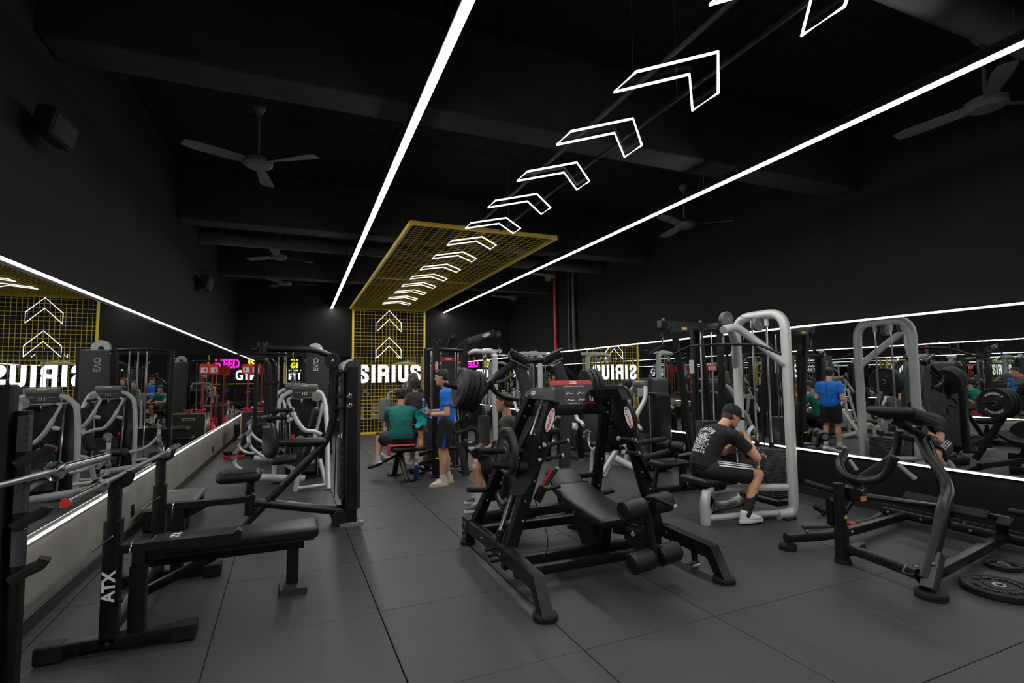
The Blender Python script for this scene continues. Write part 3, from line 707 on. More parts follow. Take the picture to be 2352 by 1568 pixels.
def silver_press(t, y0):
    """frame, stack, seat, backrest and arms, surveyed against sight lines in planes around y0"""
    P = lambda u, v, d=0: PY(u, v, y0 + d)
    cc = P(700, 893, .9)
    console_stack(t, cc.x, y0+.9, cc.z-.005, wid=.56)
    y1 = y0+.92
    fr = [P(632, 1106, .55), P(636, 960, .9), P(642, 918, .9), P(660, 902, .9), P(676, 898, .9)]
    fr[0] = PZ(628, 1108, 0)
    MB().tube(fr, .036, rad=.16, n=14).build('frame_tube', 'silver', t)
    fr = [P(724, 897, .9), P(738, 902, .85), P(747, 925, .8), P(752, 990, .5), PZ(755, 1124, 0)]
    MB().tube(fr, .036, rad=.16, n=14).build('frame_tube', 'silver', t)
    for u in (669, 730): MB().cyl(P(u, 1090, .95), P(u-4 if u < 700 else u, 915, .95), .014, 10).build('guide_rod', 'chrome', t)
    a, b_ = P(648, 925, 1.0), P(745, 1085, 1.0)
    MB().cushion(((a.x*.45+b_.x*.55), y0+1.15, (a.z+b_.z)/2+.02), ((b_.x-a.x)*.92, .30, a.z-b_.z+.12), r=.06).build('stack_shroud', 'black', t)
    stack_plates(t, cc.x-.16, cc.x+.18, y0+.86, y0+.98, .12, .62)
    MB().cyl(P(672, 1008, .9), P(672, 1000, .9), .02, 10).build('knob', 'red', t)
    w_ = P(727, 911, .8); MB().lathe(w_, (0, -1, 0), [(0, .02), (.012, .02), (.013, .016), (.075, .014), (.08, .0), (.0, -.01)], 24).build('cam_cover', 'grey', t)
    w_ = P(690, 1010, .75); MB().lathe(w_, (0, -1, 0), [(0, .02), (.012, .02), (.013, .016), (.065, .014), (.07, .0), (.0, -.01)], 24).build('cam_cover', 'grey', t)
    # base
    MB().tube([P(582, 1096, .75), P(700, 1100, .75)], .06, n=16).build('base_tube', 'silver', t)
    MB().tube([P(678, 1128, 0), P(688, 1075, 0), P(700, 1062, 0), P(722, 1058, 0)], .036, rad=.10, n=14).build('front_leg', 'silver', t)
    MB().tube([P(684, 1121, 0), P(750, 1113, 0)], .026, n=12).build('front_bar', 'silver', t)
    MB().tube([P(735, 1055, .3), P(752, 1122, 0)], .03, n=12).build('rear_leg', 'silver', t)
    st = P(654, 1054, .3)
    MB().cushion(st, (.36, .36, .10), (V((1, 0, .08)), V((0, 1, 0)), V((-.08, 0, 1))), r=.048, n=6, puff=.015).build('seat', 'pad', t)
    MB().path([P(648, 1064, .3), P(672, 1074, .3), P(688, 1092, .3)], .08, .05, rad=.08).build('seat_arm', 'silver', t)
    MB().cushion(P(633, 1063, .2), (.05, .05, .02), r=.009).build('lever', 'yellowp', t)
    for (u0, v0, u1, v1) in ((701, 1044, 716, 1000), (715, 985, 727, 935)):
        p, q = P(u0, v0, .25), P(u1, v1, .25); d = (q-p); L = d.length; z = d.normalized(); x = V((0, 1, 0)).cross(z)
        MB().cushion((p+q)/2, (.10, .30, L), (x, V((0, 1, 0)), z), r=.045, n=4).build('back_pad', 'pad', t)
    MB().tube([P(712, 1046, .3), P(742, 925, .35)], .028, n=12).build('back_frame', 'silver', t)
    for dy, o in ((-.28, 0), (.75, 14)):
        arm = [P(738, 998, dy), P(722, 990+o*0, dy), P(700, 990, dy), P(682, 968, dy), P(672, 945, dy)]
        MB().tube(arm, .030, rad=.12, n=12).build('press_arm', 'silver', t)
        MB().tube([P(672, 945, dy), P(660, 918, dy), P(668, 914, dy)], .019, rad=.03, n=10).build('arm_handle_tube', 'silver', t)
        grip(t, P(668, 916, dy), P(692, 920, dy), .021)
        MB().cyl(P(690, 975, dy+.05), P(676, 948, dy+.05), .03, 12).build('arm_grip', 'rubber', t)
        MB().cyl(P(660, 965, dy), P(672, 962, dy), .03, 12).build('arm_stop', 'silver', t)
    # foot levers in front of the seat
    for (l0, dy) in ((((640, 1055), (610, 1052), (590, 1040), (570, 1020), (572, 990)), .8), (((604, 1082), (560, 1083), (538, 1068), (540, 1046), (546, 1034)), .35)):
        MB().tube([P(u, v, dy) for u, v in l0], .026, rad=.14, n=12).build('lever_arm', 'silver', t)
        for u, v in (l0[-1], l0[-2]): MB().cyl(P(u+3, v-3, dy-.03), P(u-9, v+9, dy-.10), .028, 12).build('lever_grip', 'silver_dk', t)
t = thing('chest_press_machine', 'silver tubular press machine with grey console behind the black fly machine', 'exercise machine', (.1, 8.6, 0))
silver_press(t, 8.1)
src = t
def copy_tree(o, parent=None):
    c = o.copy(); COL.objects.link(c)
    if parent is not None: c.parent = parent; c.matrix_parent_inverse = o.matrix_parent_inverse.copy()
    for ch in o.children: copy_tree(ch, c)
    return c
c = copy_tree(src); c['label'] = 'second silver press machine with grey console, farther back and seen best in the left mirror'
c.location = V(src.location) + V((-.15, 2.1, 0))

# tall black cable tower with EVO lettering
t = thing('cable_tower', 'tall black cable tower with EVO lettering, behind the silver press machine', 'exercise machine', (.28, 11.9, 0))
a, b_ = PY(703, 806, 11.7), PY(757, 806, 11.7)
MB().box(((a.x+b_.x)/2, 11.9, (a.z+.15)/2), (b_.x-a.x, .30, a.z-.15), r=.02).build('shroud', 'charcoal', t)
MB().box(((a.x+b_.x)/2, 11.9, .08), (b_.x-a.x+.1, .4, .14), r=.02).build('base', 'black', t)
text('lettering', 'EVO', 'offwhite', t, ((PY(726, 837, 11.74)).x, 11.745, PY(726, 837, 11.74).z), (0, 0, 1), (-1, 0, 0), .10, .002, bold=.01)
for x in (a.x-.05, b_.x+.05): MB().beam((x, 11.9, 0), (x, 11.9, a.z+.02), .06, .08, up=(0, 1, 0)).build('post', 'black', t)
MB().lathe(((a.x+b_.x)/2-.05, 11.86, a.z+.02), (0, 1, 0), [(.05, 0), (.15, 0), (.16, .01), (.16, .07), (.15, .08), (.05, .08), (.05, 0)], 28).build('top_wheel', 'silver', t)
MB().tube([(a.x-.05, 11.9, a.z), (a.x-.6, 11.9, a.z+.03), (a.x-.95, 11.9, a.z-.02)], .03, rad=.1).build('boom', 'black', t)
for k in range(3): MB().cyl((a.x-.25-.14*k, 11.92, .1), (a.x-.25-.14*k, 11.92, a.z-.02), .012, 8).build('guide_rod', 'chrome', t)
MB().beam((a.x-.95, 11.9, 0), (a.x-.95, 11.9, a.z), .07, .08, up=(0, 1, 0)).build('post', 'black', t)
MB().beam((a.x-1.0, 11.9, .04), (b_.x+.1, 11.9, .04), .08, .08).build('base_beam', 'black', t)

# ------------------------------------------------------------------ far left corner: plyo box, bench, step, extinguisher stand
t = thing('plyo_box', 'black wooden jump box with pale ply edges in the far left corner', 'box', (-.93, 13.6, 0))
bx0, bx1, by0, by1, bz = -1.24, -.58, 13.35, 13.95, .86
def ply(c, d): MB().box(c, d, r=.002).build('ply_edge', 'ply', t)
fr = MB(); fr.prism([(bx0, by0, 0), (bx1, by0, 0), (bx1, by0, bz), (bx0, by0, bz)], (0, .02, 0)); fr.build('front_board', 'base', t)
MB().box(((bx0+bx1)/2, by1, bz/2), (bx1-bx0, .02, bz), r=.002).build('back_board', 'base', t)
for x in (bx0+.01, bx1-.01): MB().box((x, (by0+by1)/2, bz/2), (.02, by1-by0, bz-.002), r=.002).build('side_board', 'base', t)
MB().box(((bx0+bx1)/2, (by0+by1)/2, bz-.008), (bx1-bx0-.04, by1-by0-.03, .016), r=.002).build('top_board', 'base', t)
for x in (bx0+.006, bx1-.006): ply((x, by0-.002, bz/2), (.014, .006, bz))
ply(((bx0+bx1)/2, by0-.002, bz-.006), (bx1-bx0, .006, .012))
hc = ((bx0+bx1)/2, by0-.003, bz-.13)
MB().cushion(hc, (.24, .006, .05), r=.0029).build('handle_rim', 'ply', t); MB().cushion((hc[0], hc[1]-.003, hc[2]-.002), (.215, .006, .034), r=.0029).build('handle_slot', 'base', t)
for k, (x, lab, m_) in enumerate(((-1.1, 'small red and yellow resistance band heap on the jump box, left end', 'red'), (-.86, 'small red resistance band heap on the jump box, right end', 'redp'))):
    o = MB()
    for q in range(4):
        pts = [(x + (.05+.02*q)*math.cos(a_*.5), 13.55 + .06*math.sin(a_*.5+q), bz + .012 + .018*q + .012*math.sin(a_)) for a_ in range(13)]
        o.tube(pts[:-1], .009, n=6, closed=True)
    tag(o.build('resistance_band', m_), lab, 'band')
o = MB().tube([(-1.02+.10*math.cos(a_*math.pi/8), 13.7, bz+.108+.10*math.sin(a_*math.pi/8)) for a_ in range(16)], .008, n=6, closed=True)
tag(o.build('exercise_ring', 'base'), 'thin black ring standing on the jump box', 'ring')
t = thing('adjustable_bench', 'low black adjustable bench in front of the jump box', 'bench', PZ(600, 1060))
yb = 12.6; P = lambda u, v: PY(u, v, yb)
MB().cushion(P(592, 976), (.42, .55, .07), r=.034).build('back_pad', 'pad', t)
MB().cushion(P(582, 998), (.44, .34, .075), r=.036).build('seat_pad', 'pad', t)
s_ = P(582, 998)
MB().beam((s_.x, yb, s_.z-.03), (s_.x+.05, yb, .06), .06, .07, up=(0, 1, 0)).build('column', 'black', t)
MB().beam((s_.x-.05, yb-.3, .04), (s_.x-.05, yb+.5, .04), .06, .06).build('base_beam', 'black', t)
MB().cyl((s_.x-.25, yb-.3, .045), (s_.x+.25, yb-.3, .045), .04, 14).build('front_foot', 'rubber', t)
MB().cyl((s_.x-.25, yb+.5, .045), (s_.x+.30, yb+.5, .045), .04, 14).build('rear_foot', 'rubber', t)
MB().tube([(s_.x+.05, yb, s_.z-.06), (s_.x+.25, yb, s_.z-.08), (s_.x+.28, yb, .10)], .02, rad=.06).build('brace', 'black', t)
t = thing('aerobic_step', 'low red and black aerobic step against the left wall', 'step', (-1.22, 12.25, 0))
MB().cushion((-1.22, 12.25, .04), (.36, .62, .08), r=.02).build('riser', 'red', t)
MB().cushion((-1.22, 12.25, .125), (.38, .66, .085), r=.03).build('top', 'rubber', t)
t = thing('extinguisher_stand', 'red fire extinguisher stand with two red signs in the far left corner', 'stand', (-1.1, 14.4, 0))
ye = 14.4
for x in (-1.20, -1.02):
    MB().cyl((x, ye, 0), (x, ye, 2.0), .018, 10).build('post', 'redp', t)
for k, x in enumerate((-1.24, -1.03)):
    s_ = MB().box((x, ye-.03, 1.86), (.20, .008, .24), r=.002).build('sign_board', 'red', t)
    MB().box((x, ye-.036, 1.84), (.14, .003, .12), r=.001).build('pictogram', 'white', s_)
    MB().box((x-.02, ye-.039, 1.84), (.03, .002, .08), r=.001).build('pictogram', 'red', s_)
MB().box((-1.11, ye, .02), (.5, .35, .04), r=.01).build('foot_plate', 'redp', t)
for k, x in enumerate((-1.24, -.98)):
    t = thing('fire_extinguisher', ('red fire extinguisher on the corner stand, the one by the wall', 'red fire extinguisher on the corner stand, the one away from the wall')[k], 'extinguisher', (x, 14.32, .05))
    MB().lathe((x, 14.25, .042), (0, 0, 1), [(0, 0), (.075, 0), (.08, .02), (.08, .42), (.06, .49), (.025, .52), (.025, .56), (0, .56)], 20).build('cylinder', 'red', t)
    MB().box((x, 14.24, .63), (.03, .10, .03), r=.006).build('valve', 'dark', t)
    MB().tube([(x+.03, 14.25, .62), (x+.09, 14.25, .55), (x+.088, 14.25, .25)], .01, rad=.05, n=8).build('hose', 'rubber', t)

# ================================================================== foreground: plate-loaded smith press
def logo(par, c, x, y, w_, body='PANATTA', back='white', ink='red', n=(0, 0, 0)):
    """oval white badge with red lettering"""
    x, y = V(x).normalized(), V(y).normalized(); c = V(c); z = x.cross(y)
    poly = [c + x*(w_/2*math.cos(a*math.pi/12)) + y*(w_*.16*math.sin(a*math.pi/12)) for a in range(24)]
    o = MB().prism(poly, z*.002).build('badge', back, par)
    text('lettering', body, ink, o, c + z*.0022, x, y, w_*.15, .001, bold=.02, wscale=.95)
    return o
t = thing('smith_press', 'large black plate-loaded smith press with A-shaped frame and red badges in the centre foreground', 'exercise machine', (2.29, 4.0, 0))
C = 2.285
SM = t
def sides(): return ((-1, 1.52), (1, 3.05))
for s, x in sides():
    y1 = 4.86 if s < 0 else 4.3
    # long base beam with slanted front leg
    b_ = MB().beam((x, y1-.06, .185), (x, 3.84, .215), .075, .11).build('base_beam', 'black', t)
    f_ = MB().prism([(x-.042, 3.90, .265), (x-.042, 3.27, .245), (x-.042, 3.13, .03), (x-.042, 3.23, .03), (x-.042, 3.315, .145), (x-.042, 3.90, .16)], (.084, 0, 0)).build('front_leg', 'black', t)
    foot_disc(MB(), (x, 3.18, 0), .085, .035).build('foot_disc', 'rubber', t)
    if s < 0:
        MB().prism([(x-.04, 4.93, .25), (x-.04, 4.76, .25), (x-.04, 4.80, .03), (x-.04, 4.93, .03)], (.08, 0, 0)).build('rear_leg', 'black', t)
        foot_disc(MB(), (x, 4.87, 0), .075, .032).build('foot_disc', 'rubber', t)
        bolts(t, [(x-.042, 4.90, .20), (x-.042, 4.90, .12), (x-.042, 4.84, .20), (x-.042, 4.86, .08), (x-.04, 4.35, .20), (x-.044, 3.90, .20)], (-1, 0, 0), .011)
        for k in range(3): MB().cyl((x-.04, 4.02-.07*k, .21-.022*k), (x-.13, 4.00-.07*k, .215-.022*k), .013, 12).build('storage_peg', 'rubber', t)
    else:
        bolts(t, [(x-.042, 3.80, .215), (x-.042, 3.90, .225)], (-1, 0, 0), .011)
        MB().prism([(x-.03, 3.50, .17), (x-.03, 3.42, .17), (x-.03, 3.43, .02), (x-.03, 3.47, .02)], (-.012, 0, 0)).build('wheel_bracket', 'black', t)
        MB().cyl((x-.12, 3.45, .045), (x-.005, 3.45, .045), .03, 16).build('wheel', 'chrome', t)
# uprights
tops = {-1: V((1.966, 3.88, 1.43)), 1: V((2.600, 3.88, 1.43))}; bots = {-1: V((1.57, 3.90, .26)), 1: V((2.985, 3.90, .25))}
rt = {-1: V((1.885, 4.17, 1.41)), 1: V((2.665, 4.17, 1.41))}; rb = {-1: V((1.55, 4.74, .22)), 1: V((2.85, 4.75, .26))}
for s in (-1, 1):
    u = MB().beam(bots[s], tops[s], .10, .075, up=(0, 1, 0)).build('upright', 'black', t)
    r_ = MB().beam(rb[s], rt[s], .075, .085, up=(1, 0, 0)).build('rear_strut', 'black', t)
    d = (tops[s]-bots[s]).normalized(); side = V((-s, 0, 0)); nrm = V((0, -1, 0))
    # badge on the front face near the top
    c = bots[s] + d*1.03 + V((0, -.053, 0)); logo(u, c, d, d.cross(nrm)*-1 if False else nrm.cross(d), .20)
    bolts(u, [bots[s] + d*L + V((-s*q, -.051, 0)) for L, q in ((.83, .02), (.80, -.02), (.52, .02), (.36, -.01), (.20, .02))], (0, -1, 0), .011)
    # head
    x0 = tops[s].x + s*.025
    o = x0 + s*.055
    hd = [(o, 4.36, 1.40), (o-s*.02, 4.32, 1.455), (o-s*.03, 4.22, 1.49), (o-s*.035, 3.84, 1.505), (o-s*.03, 3.79, 1.48), (o, 3.76, 1.40)]
    h_ = MB().prism(hd, (-s*.02, 0, 0)).build('head_plate', 'charcoal', t)
    MB().prism([(o-s*.02, 4.30, 1.39), (o-s*.05, 4.28, 1.46), (o-s*.05, 3.80, 1.48), (o-s*.02, 3.77, 1.385)], (-s*.09, 0, 0)).build('head_box', 'black', t)
    if s < 0: logo(t, (o+.006-.014, 4.10, 1.452), (0, -1, 0), V((.35, 0, 1)), .10)
    # guide rods, cups and carriage
    off = V((s*.06, .13, 0)); a_, e_ = bots[s] + off + V((0, 0, .02)), tops[s] + off*.8
    MB().cyl(a_, e_, .020, 16).build('guide_rod', 'chrome', t)
    MB().cyl(a_ + V((0, 0, -.05)), a_ + (e_-a_)*.06, .03, 16).build('rod_cup', 'rubber', t)
    off = V((s*.045, .05, 0)); a2, e2 = bots[s] + off, tops[s] + off*.8
    MB().cyl(a2, e2, .008, 12).build('guide_rod', 'chrome', t)
    MB().cyl(a2, a2 + (e2-a2)*.13, .013, 12).build('rod_cup', 'rubber', t)
    k0, k1 = .30, .72; p0, p1 = a_ + (e_-a_)*k0, a_ + (e_-a_)*k1
    cp = MB().prism([p0 + V((s*.02, -.02, 0)), p1 + V((s*.02, -.02, 0)), p1 + V((-s*.06, -.19, 0)), p1 + V((-s*.07, -.20, -.12)), p0 + V((-s*.03, -.20, .03))], V((s*.012, 0, .004))).build('carriage_plate', 'black', t)
    for kk in (.33, .69): MB().cyl(a_ + (e_-a_)*(kk-.03), a_ + (e_-a_)*(kk+.03), .028, 14).build('bearing', 'rubber', t)
    # link arm and pivot
    q0 = a_ + (e_-a_)*.80; q1 = a_ + (e_-a_)*.55 + V((s*.05, .02, 0))
    MB().beam(q0, q1, .03, .05, up=(1, 0, 0)).build('link_arm', 'black', t)
    MB().cyl(q1 + V((s*.045, 0, 0)), q1 - V((s*.03, 0, 0)), .03, 16).build('pivot', 'chrome', t)
    # loading horn (outward) and catch horn
    zc = a_ + (e_-a_)*.62
    hr = a_ + (e_-a_)*.60
    MB().cyl(hr, hr + V((s*.40, .02, .03)), .024, 16).build('loading_horn', 'rubber', t)
    lz = a_ + (e_-a_)*.50 + V((0, -.10, 0))
    MB().cyl(lz, lz + V((s*.07, 0, .01)), .042, 16).build('horn_base', 'rubber', t)
    MB().cyl(lz + V((s*.06, 0, .01)), lz + V((s*.30, 0, .045)), .026, 16).build('loading_horn', 'rubber', t)
    # hand grips reaching inwards
    for L, ln in ((.66, .20), (.56, .19)):
        g0 = bots[s] + d*(1.24*L) + V((0, -.05, 0))
        MB().cyl(g0, g0 + V((-s*.05, -.02, .005)), .02, 12).build('grip_socket', 'alu', t)
        grip(t, g0 + V((-s*.045, -.02, .005)), g0 + V((-s*ln, -.05, .03)), .017)
# storage horns on the struts
for s in (-1, 1):
    d = rt[s]-rb[s]
    for k in ((.28, .58) if s < 0 else (.10, .52)):
        p = rb[s] + d*k
        MB().cyl(p, p + V((s*.22, 0, .02)), .025, 16).build('storage_horn', 'rubber', t)
    p = rb[s] + d*.30; MB().cyl(p, p + V((-s*.20, 0, .0)), .025, 16).build('storage_horn', 'rubber', t)
    bolts(t, [rb[s] + d*k + V((0, -.045, 0)) for k in (.2, .45, .86, .94)], (0, -1, 0), .011)
# cross members
MB().beam((1.52, 3.96, .105), (3.05, 3.96, .105), .075, .085).build('cross_beam', 'black', t)
MB().beam((1.52, 3.70, .115), (3.05, 3.70, .115), .06, .07).build('cross_beam', 'black', t)
MB().beam((1.55, 4.70, .16), (2.86, 4.70, .16), .07, .08).build('rear_cross_beam', 'black', t)
MB().beam((2.71, 4.93, .02), (2.71, 4.70, .16), .07, .08).build('rear_foot_arm', 'black', t); foot_disc(MB(), (2.71, 4.93, 0), .075, .032).build('foot_disc', 'rubber', t)
MB().beam((1.90, 4.22, 1.29), (2.66, 4.22, 1.29), .08, .10).build('top_cross_beam', 'black', t)
MB().cyl((2.03, 4.15, 1.315), (2.13, 4.15, 1.315), .014, 12).build('catch_bar', 'chrome', t)
# instruction board on top
bc = V((2.37, 4.30, 1.44)); up = V((0, .28, 1)).normalized(); rgt = V((1, 0, 0)); nb = rgt.cross(up)
def bpt(a, b_, e=0): return bc + rgt*a + up*b_ + nb*e
sb = MB().prism([bpt(a, b_) for a, b_ in ((-.225, -.115), (.225, -.115), (.225, .10), (.21, .115), (-.21, .115), (-.225, .10))], nb*.006).build('instruction_board', 'charcoal', t)
MB().prism([bpt(a, b_, .006) for a, b_ in ((-.225, .075), (.225, .075), (.225, .10), (.21, .115), (-.21, .115), (-.225, .10))], nb*.0012).build('red_band', 'red', sb)
MB().prism([bpt(a, b_, .006) for a, b_ in ((.09, -.115), (.225, -.115), (.225, -.10), (.09, -.10))], nb*.0012).build('red_band', 'red', sb)
MB().prism([bpt(a, b_, .006) for a, b_ in ((-.06, -.115), (.085, -.115), (.085, -.103), (-.06, -.103))], nb*.0012).build('white_band', 'white', sb)
logo(sb, bpt(0.02, .095, .0075), rgt, up, .085)
text('lettering', 'POWER SMITH DUAL SYSTEM', 'white', sb, bpt(.02, .058, .0065), rgt, up, .0115, .0008, bold=.015)
for a, b_ in ((-.02, .0), (.10, .0), (-.02, -.065), (.10, -.065)):
    mb = MB()
    mb.tube([bpt(a-.05, b_-.02, .008), bpt(a-.03, b_+.0, .008), bpt(a-.015, b_-.012, .008), bpt(a+.02, b_-.01, .008)], .0045, n=5)
    mb.build('pictogram', 'white', sb)
    MB().tube([bpt(a+.01, b_+.028, .008), bpt(a+.045, b_-.025, .008)], .002, n=5).build('pictogram_line', 'grey', sb)
for a in (.18, .205):
    MB().tube([bpt(a, -.085, .008), bpt(a, -.04, .008)], .006, n=6).build('pictogram_figure', 'white', sb)
# inner bench with roller pads
pd = [PZ(1262, 1135, .60), PZ(1330, 1190, .47), PZ(1372, 1208, .45)]
bw = V((1, 0, 0)); cxp = 2.40
def bench_pad(ptsyz, hw, th, name, m_):
    mb = MB(); rows = []
    ptsyz = [(p.y, p.z) for p in fillet([V((0, y, z)) for y, z in ptsyz], .12)]
    for i, (y, z) in enumerate(ptsyz):
        e = i in (0, len(ptsyz)-1); tt = th*(.55 if e else 1); ww = hw*(.93 if e else 1)
        rows.append([V((cxp+a*ww/hw, y, z+b_*tt/th)) for a, b_ in rrect(hw*2, th, .03, 3)])
    k = len(rows[0]); n = len(rows)
    mb.add([p for r in rows for p in r], [(i*k+q, (i+1)*k+q, (i+1)*k+(q+1) % k, i*k+(q+1) % k) for i in range(n-1) for q in range(k)] + [tuple(range(k)), tuple((n-1)*k+q for q in reversed(range(k)))])
    return mb.build(name, m_, t)
bench_pad([(4.42, .56), (4.40, .54), (4.12, .47), (3.62, .43), (3.56, .43)], .20, .075, 'bench_pad', 'pad')
bench_pad([(4.62, .66), (4.60, .64), (4.46, .555), (4.43, .54)], .17, .07, 'head_pad', 'pad')
MB().beam((cxp, 4.35, .46), (cxp, 3.55, .375), .07, .06).build('bench_spine', 'black', t)
MB().prism([(cxp-.05, 4.22, .40), (cxp-.05, 3.95, .36), (cxp-.05, 3.84, .14), (cxp-.05, 4.10, .06), (cxp-.05, 4.30, .28)], (.012, 0, 0)).build('bench_plate', 'black', t)
MB().prism([(cxp+.05, 4.22, .40), (cxp+.05, 3.95, .36), (cxp+.05, 3.84, .14), (cxp+.05, 4.10, .06), (cxp+.05, 4.30, .28)], (.012, 0, 0)).build('bench_plate', 'black', t)
MB().beam((cxp, 3.86, .13), (cxp, 3.80, .38), .07, .08, up=(1, 0, 0)).build('bench_post', 'black', t)
MB().beam((cxp-.02, 3.66, .36), (cxp+.14, 3.40, .36), .06, .07).build('roller_bracket', 'black', t)
MB().prism([(cxp+.04, 3.58, .41), (cxp+.10, 3.40, .42), (cxp+.12, 3.38, .25), (cxp+.06, 3.45, .20), (cxp+.02, 3.58, .30)], (.014, 0, 0)).build('ratchet_plate', 'black', t)
MB().cyl((cxp+.05, 3.49, .36), (cxp+.02, 3.46, .36), .02, 14).build('pull_knob', 'chrome', t)
rp = [V((2.46, 3.33, .60)), V((2.505, 3.31, .22))]
MB().tube([rp[0] + V((-.01, 0, .03)), rp[1] + V((.005, 0, -.06))], .034, n=16).build('roller_post', 'satin', t)
for p in rp:
    roller(t, p + V((-.235, -.03, -.01)), p + V((-.035, -.005, 0)), .078)
    roller(t, p + V((.035, .005, 0)), p + V((.235, .03, .01)), .078)
MB().tube([rp[0] + V((-.03, 0, .03)), rp[0] + V((-.02, -.03, .075)), rp[0] + V((.03, -.06, .07))], .013, rad=.03).build('handle_tube', 'black', t)
grip(t, rp[0] + V((.025, -.058, .07)), rp[0] + V((.13, -.16, .02)), .016, cap='alu')
# red catch lever with cable
lv = V((1.86, 3.86, .50))
MB().beam(PY(1232, 1150, 3.86), PY(1248, 1118, 3.86), .06, .05, up=(0, 1, 0)).build('lever_box', 'black', t)
MB().cyl(PY(1247, 1116, 3.86), PY(1267, 1078, 3.86), .016, 14).build('lever_grip', 'red', t)
grip(t, PY(1254, 1113, 3.82), PY(1279, 1076, 3.82), .015, cap='alu')
MB().tube([PY(1229, 1150, 3.86), PY(1240, 1182, 3.86), PY(1258, 1228, 3.86), PY(1258, 1262, 3.86), PY(1245, 1282, 3.86)], .004, rad=.12, n=6).build('brake_cable', 'rubber', t)
grip(t, PY(1238, 1128, 4.3), PY(1283, 1117, 4.3), .016, cap='rubber')

# plates on and around the smith press
PW = [('SUPER', 90, 15), ('20', -90, 13)]
hr = {s: (bots[s] + V((s*.06, .13, .02))) + ((tops[s] + V((s*.06, .13, 0))*.8) - (bots[s] + V((s*.06, .13, .02))))*.60 for s in (-1, 1)}
plate('weight_plate', hr[-1] + V((-.16, .01, .012)), (-1, 0, .0), .195, .05, 'worn black weight plate on the left loading horn of the smith press', marks=[('SUPREME', 60, 15), ('20KG', -110, 13)], wrds='rubber')
SMR = rb[1] + (rt[1]-rb[1])*.76
hv = V((.46, .16, .0)).normalized()
MB().cyl(SMR, SMR + V((.46, .16, .01)), .025, 16).build('storage_horn', 'rubber', t)
for k in range(3):
    plate('bumper_plate', SMR + hv*(.15+.062*k), (1, .1, 0), .225, .056, ('black bumper plate on the right smith horn, innermost of three', 'black bumper plate on the right smith horn, middle of three', 'black bumper plate with white lettering on the right smith horn, outermost of three')[k], 'rubber', grp='bumper plates on the right smith horn', marks=[('KINGSBOX', 90, 13), ('KINGSBOX', -90, 13)] if k == 2 else None, wrds='offwhite')
p = rb[-1] + (rt[-1]-rb[-1])*.58
plate('weight_plate', p + V((-.10, 0, .01)), (-1, 0, 0), .11, .03, 'small worn grey plate on the upper storage horn of the smith press')
p = rb[-1] + (rt[-1]-rb[-1])*.30
plate('bumper_plate', p + V((.13, 0, 0)), (-1, 0, 0), .225, .055, 'big black bumper plate with pale lettering on the inner storage horn of the smith press', 'rubber', marks=[('KINGSBOX', -90, 13)], wrds='offwhite')

# ================================================================== plate-loaded high row behind it
t = thing('high_row_machine', 'black plate-loaded high row machine with curved uprights and long lever arms behind the smith press', 'exercise machine', (2.5, 5.6, 0))
YH = 5.6; P = lambda u, v, y=YH: PY(u, v, y)
for s, us in ((-1, ((1190, 838), (1202, 868), (1211, 905), (1213, 940), (1208, 1000), (1196, 1090), (1190, 1160))), (1, ((1277, 836), (1288, 860), (1298, 890), (1302, 930), (1300, 1000), (1296, 1090), (1296, 1150)))):
    pts = [P(u, v) for u, v in us]
    MB().path(pts, .13, .07, up=(0, 1, 0), rad=.1, r=.01).build('curved_upright', 'charcoal', t)
    a, b_ = (P(1172, 812), P(1206, 832)) if s < 0 else (P(1248, 830), P(1282, 810))
    MB().cyl(a + (a-b_)*.05, b_ + (b_-a)*.05, .052, 18).build('pivot_roller', 'rubber', t)
    x, y = (b_-a).normalized(), V((0, 0, 1))
    q = [a + V((-.02*1, -.06, .05)), b_ + V((.02, -.06, .05)), b_ + V((.02, -.06, -.07)), a + V((-.02, -.06, -.07))]
    MB().sweep(fillet(q + [q[0]], .0)[:-1], rrect(.016, .03, .003), up=(0, 1, 0), closed=True).build('pivot_bracket', 'silver_dk', t)
MB().cyl(P(1204, 829), P(1252, 826), .034, 16).build('pivot_bar', 'satin', t)
lev = [P(1184, 832), P(1128, 872), P(1085, 935), P(1080, 962)]
MB().tube(lev, .045, rad=.3, n=16).build('lever_arm', 'satin', t)
MB().tube([P(1128, 874, 5.55), P(1132, 895, 5.55), P(1155, 912, 5.55), P(1190, 917, 5.55)], .03, rad=.15, n=12).build('brace_tube', 'satin', t)
MB().path([P(1136, 880, 5.6), P(1158, 874, 5.6), P(1180, 859, 5.6)], .02, .06, up=(0, 1, 0), rad=.1).build('brace_plate', 'charcoal', t)
MB().tube([P(1076, 955), P(1046, 972), P(1040, 984), P(1046, 996), P(1086, 983), P(1096, 992), P(1095, 1020)], .022, rad=.09, n=12).build('handle_bar', 'rubber', t)
MB().cyl(P(1078, 954), P(1074, 957), .028, 12).build('handle_collar', 'alu', t)
lev = [P(1274, 830, 5.7), P(1320, 868, 5.7), P(1372, 935, 5.7), P(1385, 965, 5.7)]
MB().tube(lev, .045, rad=.3, n=16).build('lever_arm', 'satin', t)
MB().tube([P(1385, 955, 5.7), P(1410, 985, 5.7), P(1400, 1000, 5.7), P(1370, 990, 5.7)], .022, rad=.09, n=12).build('handle_bar', 'rubber', t)
hx = P(1100, 902)
MB().cyl(P(1110, 905), P(1019, 882), .026, 16).build('loading_horn', 'rubber', t)
MB().cyl(P(1112, 905), P(1094, 899), .045, 16).build('horn_collar', 'rubber', t)
MB().tube([P(1105, 900), P(1098, 915)], .03, n=10).build('horn_mount', 'black', t)
ctr, tip = P(1110, 905), P(1019, 882); dd = (tip-ctr).normalized()
